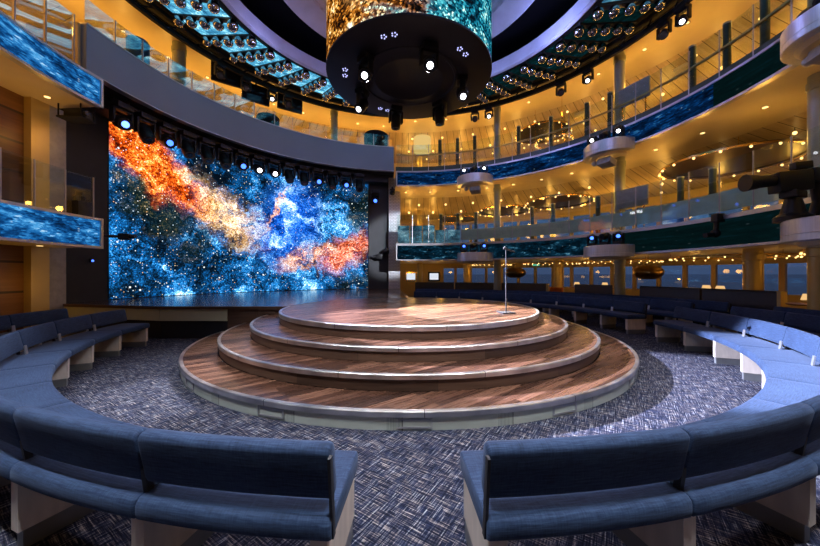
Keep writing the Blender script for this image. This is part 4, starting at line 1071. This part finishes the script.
for nm, base, sl, rows in (('lower balcony', 5.40-0.02, 0.1636, ((10.3,(0,8,17,26,34,41,48,55,63,71,79,87)),(12.3,(5,14,23,31,39,46,53,61,69,77,85)))), ('upper balcony', 8.94, 0.2, ((10.3,(-6,3,12,21,30,38,46,54,62,71,80,89)),(12.3,(0,9,18,27,35,43,51,59,67,76,85))))):
    for (r, lst), w in zip(rows, ('nearer', 'outer')):
        for j, a in enumerate(lst):
            z = base-(r-(9.7 if base < 6 else 10.0))*sl
            p = P(r, a, z)
            t = thing('pendant_bulb', 'tiny warm bulb in the %s row below the %s planks, %s from the right' % (w, nm, ORD[j]), 'ceiling light', p, 0, 'warm hanging bulbs below the plank ceilings')
            MB().cyl((p.x,p.y,z+0.04),(p.x,p.y,z-0.10),0.008,seg=6).build('cord', M['darksteel'], t)
            MB().sphere((p.x,p.y,z-0.12),0.045,10,8).build('bulb', M['e_warm'], t)
# lower level: bare warm point lights added, standing in for the bulbs
for a in (-100,-80,-60,-45,-30,-14,0,10,20,30,40,50,60,70,80,89): point(P(9.6,a,1.55), 4.0, WARM, 0.08)
for a in (6,25,45,64,82,90): point(P(12.0,a,1.55), 3.0, WARM, 0.08)
# above the stage and left: warm lights on the upper level and in the left balconies
for j, a in enumerate((98,106,114,122,130,138,146,154,162,170,180,190,200,212)):
    downlight(9.3, a, 8.95, 'small warm downlight above the slate parapet walkway, %s from the right' % ORD[j], 'warm downlights above the stage walkway', 26)
for j, a in enumerate((179,186,194,204,216)):
    downlight(8.1, a, 5.395, 'small warm downlight under the upper left balcony, %s from the stage' % ORD[j], 'warm downlights under the left balconies', 6)
    downlight(8.1, a+1, 2.055, 'small warm downlight under the lower left balcony, %s from the stage' % ORD[j], 'warm downlights under the left balconies', 2.2)
for j, (a, z) in enumerate([(x, 6.75+0.28*(i % 3)) for i, x in enumerate((99,103,107,111,117,121,126,131,137,143,149))]):  # glowing dots painted in for reflections of the ceiling lights
    tag(MB().sphere(P(10.57, a, z), 0.035, 8, 6).build('wall_glow', M['e_warm']), 'tiny glowing dot for a lamp reflection above the stage, %s from the right' % ORD[j], 'reflection dot', 'glowing reflection dots above the stage')
# small ceiling speakers
for (r, a, z, w) in ((10.6,24,8.82,'upper balcony ceiling right of the sage column'),(10.8,44,8.78,'upper balcony ceiling left of the sage column'),(11,56,8.74,'upper balcony ceiling near the left column'),(10.6,24,5.24,'lower balcony ceiling right of the middle pod'),(10.6,6,5.24,'lower balcony ceiling near the right edge'),(10.8,44,5.2,'lower balcony ceiling left of the middle pod')):
    p = P(r, a, z)
    t = thing('ceiling_speaker', 'small cream box speaker on the ' + w, 'speaker', p, R(a), 'cream speakers on the balcony ceilings')
    MB().box((p.x,p.y,z-0.09),(0.26,0.42,0.12),R(a),bevel=0.015).build('box', M['whitebox'], t)
    MB().cyl((p.x,p.y,z-0.03),(p.x,p.y,z+0.05),0.04).build('mount', M['whitebox'], t)

# ================================================================== CAMERAS AND SMALL GEAR
p = P(6.75, -13.2, 2.33)
t = thing('broadcast_camera', 'black broadcast video camera on a robotic head on the lower right silver pod', 'video camera', p, 0)
MB().lathe([(0,0),(0.24,0),(0.24,0.08),(0.16,0.14),(0.10,0.40),(0,0.40)], p, 20).build('pedestal', M['blackplastic'], t)
MB().box((p.x,p.y,p.z+0.46),(0.36,0.22,0.12),R(20),bevel=0.02).build('pan_head', M['blackplastic'], t)
mm = Matrix.Translation(p+Vector((-0.05,0,0.68))) @ Matrix.Rotation(R(172),4,'Z') @ Matrix.Rotation(R(4),4,'Y')
MB().box((0,0,0),(0.50,0.24,0.34),M=mm,bevel=0.02).build('body', M['blackplastic'], t)
ln = MB(); ln.cyl(mm @ Vector((0.26,0,0.05)), mm @ Vector((0.50,0,0.05)), 0.10, 0.11, 18); ln.cyl(mm @ Vector((0.50,0,0.05)), mm @ Vector((0.68,0,0.05)), 0.12, 0.145, 18)
ln.build('lens', M['blackplastic'], t)
MB().box((0,0,0),(0.26,0.12,0.12),M=mm @ Matrix.Translation((-0.18,0.0,0.26)),bevel=0.015).build('viewfinder', M['blackplastic'], t)
MB().box((0,0,0),(0.20,0.008,0.035),M=mm @ Matrix.Translation((0.05,0.112,-0.02))).build('yellow_strip', simple('yellow_label', (0.75,0.62,0.05), 0.5), t)
MB().tube([p+Vector((0.05,0,0.50)), p+Vector((0.22,0.0,0.80)), p+Vector((0.40,0.02,0.72)), p+Vector((0.46,0.02,0.36)), p+Vector((0.36,0.02,0.02))], 0.075, 12).build('arm', M['blackplastic'], t)
MB().box(p+Vector((0.32,-0.02,0.78)),(0.30,0.24,0.22),R(10),bevel=0.03).build('motor_box', M['blackplastic'], t)

p = P(7.22, 3.5, 2.80)
t = thing('remote_camera', 'black remote camera hanging below the rail on the lower right balcony front', 'video camera', p, 0)
MB().box(p+Vector((0,0,-0.06)),(0.20,0.16,0.20),R(3),bevel=0.015).build('clamp', M['blackplastic'], t)
MB().cyl(p+Vector((-0.03,0,-0.14)), p+Vector((-0.05,0,-0.36)), 0.05).build('neck', M['blackplastic'], t)
MB().sphere(p+Vector((-0.06,0,-0.42)),0.10).build('head', M['blackplastic'], t)
MB().cyl(p+Vector((-0.06,0,-0.44)), p+Vector((-0.36,-0.06,-0.47)), 0.06,0.055).build('lens', M['blackplastic'], t)

# left side gear
p = Vector((-6.95,7.45,2.745))
p = P(7.52, 178.0, 2.745)
t = thing('loudspeaker', 'small black loudspeaker standing at the end of the lower left balcony', 'speaker', p, R(178))
MB().box((p.x,p.y,p.z+0.17),(0.30,0.30,0.34),R(178),bevel=0.02).build('cabinet', M['blackplastic'], t)
MB().box((p.x,p.y,p.z+0.40),(0.16,0.16,0.12),R(160),bevel=0.02).build('horn', M['blackplastic'], t)
MB().cyl((p.x,p.y,p.z+0.45),(p.x+0.02,p.y,p.z+0.56),0.06).build('top_knob', M['blackplastic'], t)
p = P(7.9, 175.9, 5.40)
t = thing('projector', 'black projector in a cage under the end of the upper left balcony', 'projector', p, R(176))
fr = MB()
for sx in (-0.26,0.26):
    for sy in (-0.16,0.16): fr.cyl(p+Vector((sx,sy,0.0)), p+Vector((sx,sy,-0.30)), 0.015, seg=6)
fr.box(p+Vector((0,0,-0.30)),(0.60,0.36,0.03)); fr.build('cage', M['blackslit'], t)
MB().box(p+Vector((0.04,0,-0.19)),(0.42,0.28,0.17),bevel=0.02).build('body', M['blackplastic'], t)
MB().cyl(p+Vector((0.2,-0.05,-0.19)), p+Vector((0.34,-0.08,-0.20)), 0.05).build('lens', M['darksteel'], t)
p = P(8.42, 170.8, 1.78)
t = thing('wall_glow', 'small blue indicator light on the black wall left of the screen', 'light', p, R(171))
MB().box(p,(0.07,0.08,0.10),R(171),bevel=0.01).build('case', M['black'], t)
MB().sphere(P(8.375,170.8,1.78),0.026,10,6).build('lens', M['e_blue'], t)
p = P(7.45, 174.9, 2.36)
t = thing('camera_arm', 'small black camera on an arm at the end of the lower left screen', 'video camera', p, R(175))
MB().cyl(p, p+Vector((0.28,0.25,0.0)), 0.035).build('arm', M['black'], t)
MB().box(p+Vector((0.34,0.28,0.0)),(0.22,0.16,0.16),R(20),bevel=0.02).build('body', M['blackplastic'], t)
MB().cyl(p+Vector((0.42,0.3,0.0)), p+Vector((0.58,0.32,0.02)), 0.05).build('lens', M['blackplastic'], t)
p = P(8.35, 97.6, 2.30)
t = thing('camera_arm', 'small black camera on the grey wall beside the white tiled pillar', 'video camera', p, 0)
MB().box(p+Vector((-0.3,-0.05,-0.05)),(0.34,0.18,0.24),R(8),bevel=0.03).build('body', M['blackplastic'], t)
MB().sphere(p+Vector((0.0,-0.05,0.2)),0.17).build('head', M['blackplastic'], t)
MB().cyl(p+Vector((-0.45,-0.08,-0.05)), p+Vector((-0.66,-0.10,-0.05)), 0.07).build('lens', M['darksteel'], t)
p = P(7.9, 95.6, 5.32)
t = thing('dome_camera', 'small dark dome camera under the end of the upper balcony by the white pillar', 'video camera', p, 0)
MB().lathe([(0,0.06),(0.12,0.06),(0.12,0.0),(0,0.0)], p, 16).build('base', M['darksteel'], t)
MB().sphere(p+Vector((0,0,-0.10)),0.13).build('dome', M['blackplastic'], t)
MB().cyl(p+Vector((0,0,0.05)), p+Vector((0,0,0.16)), 0.05).build('stem', M['darksteel'], t)

# dark round-back chairs behind the parapet, blue one at left
def lounge(x, yy, lab, mat, r=8.0, sc=1.0):
    a = (x-409)/319.0; A, B, Cc = 1+a*a, -14.0, 49-r*r
    y = (-B+math.sqrt(B*B-4*A*Cc))/(2*A); p = Vector((a*y, y, 6.2))
    ztop = CAMZ+(274-yy)*y/319.0
    ang = math.degrees(math.atan2(p.y-7, p.x))
    t = thing('tub_chair', lab, 'chair', p, R(ang), 'tub chairs on the stage walkway')
    MB().sweep([(0.30*sc,6.62),(0.40*sc,6.62),(0.43*sc,ztop-0.05),(0.38*sc,ztop),(0.33*sc,ztop-0.05)], ang+70, ang+290, 18, c=(p.x,p.y)).build('backrest', mat, t)
    MB().lathe([(0,0.25),(0.36*sc,0.25),(0.38*sc,0.34),(0.36*sc,0.46),(0,0.47)], (p.x,p.y,6.2), 18).build('seat', mat, t)
    for q in (45,135,225,315):
        MB().cyl((p.x+0.28*sc*math.cos(R(q)),p.y+0.28*sc*math.sin(R(q)),6.2),(p.x+0.24*sc*math.cos(R(q)),p.y+0.24*sc*math.sin(R(q)),6.47),0.02).build('leg', M['darksteel'], t)
lounge(376, 134.5, 'dark tub chair behind the slate parapet at its right end', M['chair'], sc=1.3)
lounge(268, 117, 'dark tub chair behind the slate parapet below the hanging monitors', M['chair'])
lounge(138, 41, 'blue tub chair behind the slate parapet at upper left', M['chairblue'], r=7.85, sc=0.62)
# glowing round lamp on the walkway
a = (285-409)/319.0; y = 13.4; p = Vector((a*y, y, 6.2))
t = thing('floor_lamp', 'low glowing drum lamp behind the slate parapet', 'lamp', p)
MB().cyl(p, p+Vector((0,0,0.95)), 0.03).build('stem', M['brass'], t)
MB().lathe([(0,0),(0.16,0),(0.16,0.02),(0.03,0.03),(0,0.03)], p, 16).build('base', M['brass'], t)
MB().lathe([(0.26,0.92),(0.34,0.92),(0.26,1.12),(0,1.13)], p, 24).build('lamp_shade', emis('bright_shade', (1.0,0.72,0.3), 3.0), t)
# lantern on upper balcony left
p = P(10.2, 86.0, 8.0); 
t = thing('drum_pendant', 'pale drum pendant lamp on the upper balcony beside the gold column', 'lamp', p)
MB().lathe([(0.42,0),(0.46,0),(0.46,0.75),(0.42,0.75)], p, 26).build('lamp_shade', emis('pale_shade', (1.0,0.66,0.22), 0.8), t)
MB().cyl(p+Vector((0,0,0.3)), (p.x,p.y,8.95), 0.015).build('rod', M['brass'], t)
MB().box(p+Vector((0,0,0.4)),(0.86,0.02,0.02)).build('spider', M['brass'], t)

# ================================================================== LIGHT
# key light: bluish white moving head at the left end of the pipe, raking across the round stage
spot(KEY, (4.0,3.75,-0.75), 62000, (0.68,0.73,1.0), 20.5, 0.30, 0.06, 'key_light')
# drum lights
for a, tg, pw, ang in ((289,(0.95,6.35,0.72),0,30),):
    pass
spot(P(1.1,49,5.1), (1.15,6.35,0.72), 11500, (1.0,0.97,0.94), 34, 0.04, 0.05, 'drum_light')
spot(P(1.2,161,5.1), (-2.95,3.75,0.0), 3800, (0.85,0.88,1.0), 17, 0.7, 0.06, 'drum_light')
spot(P(1.1,223,5.1), (-2.4,1.2,0.4), 460, (0.90,0.86,1.0), 74, 0.6, 0.10, 'drum_light')
spot(P(1.1,289,5.1), (2.2,1.2,0.4), 460, (0.90,0.86,1.0), 74, 0.6, 0.10, 'drum_light')
spot(P(1.2,-5,5.1), (2.2,4.6,0.2), 170, (1.0,0.72,0.78), 50, 0.6, 0.08, 'drum_light')
# added fill light from behind the viewer, no fixtures built
for a in (236, 270, 304):
    q = P(7.0, a, 8.25)
    spot(q, (q.x*0.25,3.0,0.4), 2100, (0.88,0.92,1.0), 62, 0.5, 0.15, 'front_fill')
# pipe fixtures picking out the stage floor, plus an added spot brightening the white pillar
spot(P(7.5,138.2,5.2), (-4.5,7.85,0.72), 900, (1.0,0.75,0.80), 13, 0.7, 0.06, 'pipe_light')
spot(P(7.5,133.7,5.2), (-0.9,11.0,0.72), 900, (1.0,0.80,0.80), 13, 0.7, 0.06, 'pipe_light')
spot(P(6.6,-16,6.05), P(8.3,94.0,2.9), 11000, (0.84,0.89,1.0), 15, 0.5, 0.1, 'pillar_light')
# added violet point lights, without fixtures, washing the inner band and sail
for i in range(8):
    a = 45*i+22; point(P(3.9,a,7.55), 80 if -70 < ((a+180) % 360)-180 < 80 else 22, (0.36,0.42,1.0), 0.12, 'violet_light')
# small light on the slate parapet
for a in (112,135,158): spot(P(4.0,a+180,7.6), P(7.3,a,6.5), 700, (0.72,0.82,1.0), 50, 0.8, 0.15, 'parapet_light')

# ================================================================== WORLD
w = bpy.data.worlds.new('dusk'); S.world = w; w.use_nodes = True
nt = w.node_tree; nt.nodes.clear(); k = N(nt)
tc = k.n('ShaderNodeTexCoord'); sx = k.n('ShaderNodeSeparateXYZ'); k.l(tc.outputs['Generated'], sx.inputs[0])
c = k.ramp(sx.outputs[2], [(0.0,(0.045,0.075,0.165)),(0.12,(0.060,0.095,0.20)),(0.5,(0.03,0.05,0.14))])
bg = k.n('ShaderNodeBackground'); k.l(c, bg.inputs[0]); bg.inputs[1].default_value = 1.0
o = k.n('ShaderNodeOutputWorld'); k.l(bg.outputs[0], o.inputs[0])

# ================================================================== CAMERA
cam = bpy.data.cameras.new('camera'); co = bpy.data.objects.new('camera', cam); COL.objects.link(co)
co.location = (0,0,CAMZ); co.rotation_euler = (R(90),0,0)
cam.sensor_fit = 'HORIZONTAL'; cam.sensor_width = 36.0; cam.lens = 36.0*319/820
cam.shift_x = 1.0/820; cam.shift_y = 1.0/820
cam.clip_start = 0.02; cam.clip_end = 20000
S.camera = co
S.view_settings.view_transform = 'Standard'; S.view_settings.look = 'None'; S.view_settings.gamma = 1.0
S.view_settings.use_curve_mapping = False
S.view_settings.exposure = 0.0
S.cycles.use_denoising = True
S.cycles.max_bounces = 8; S.cycles.diffuse_bounces = 4; S.cycles.glossy_bounces = 4; S.cycles.transparent_max_bounces = 16
S.cycles.sample_clamp_indirect = 6.0
S.cycles.caustics_reflective = False; S.cycles.caustics_refractive = False
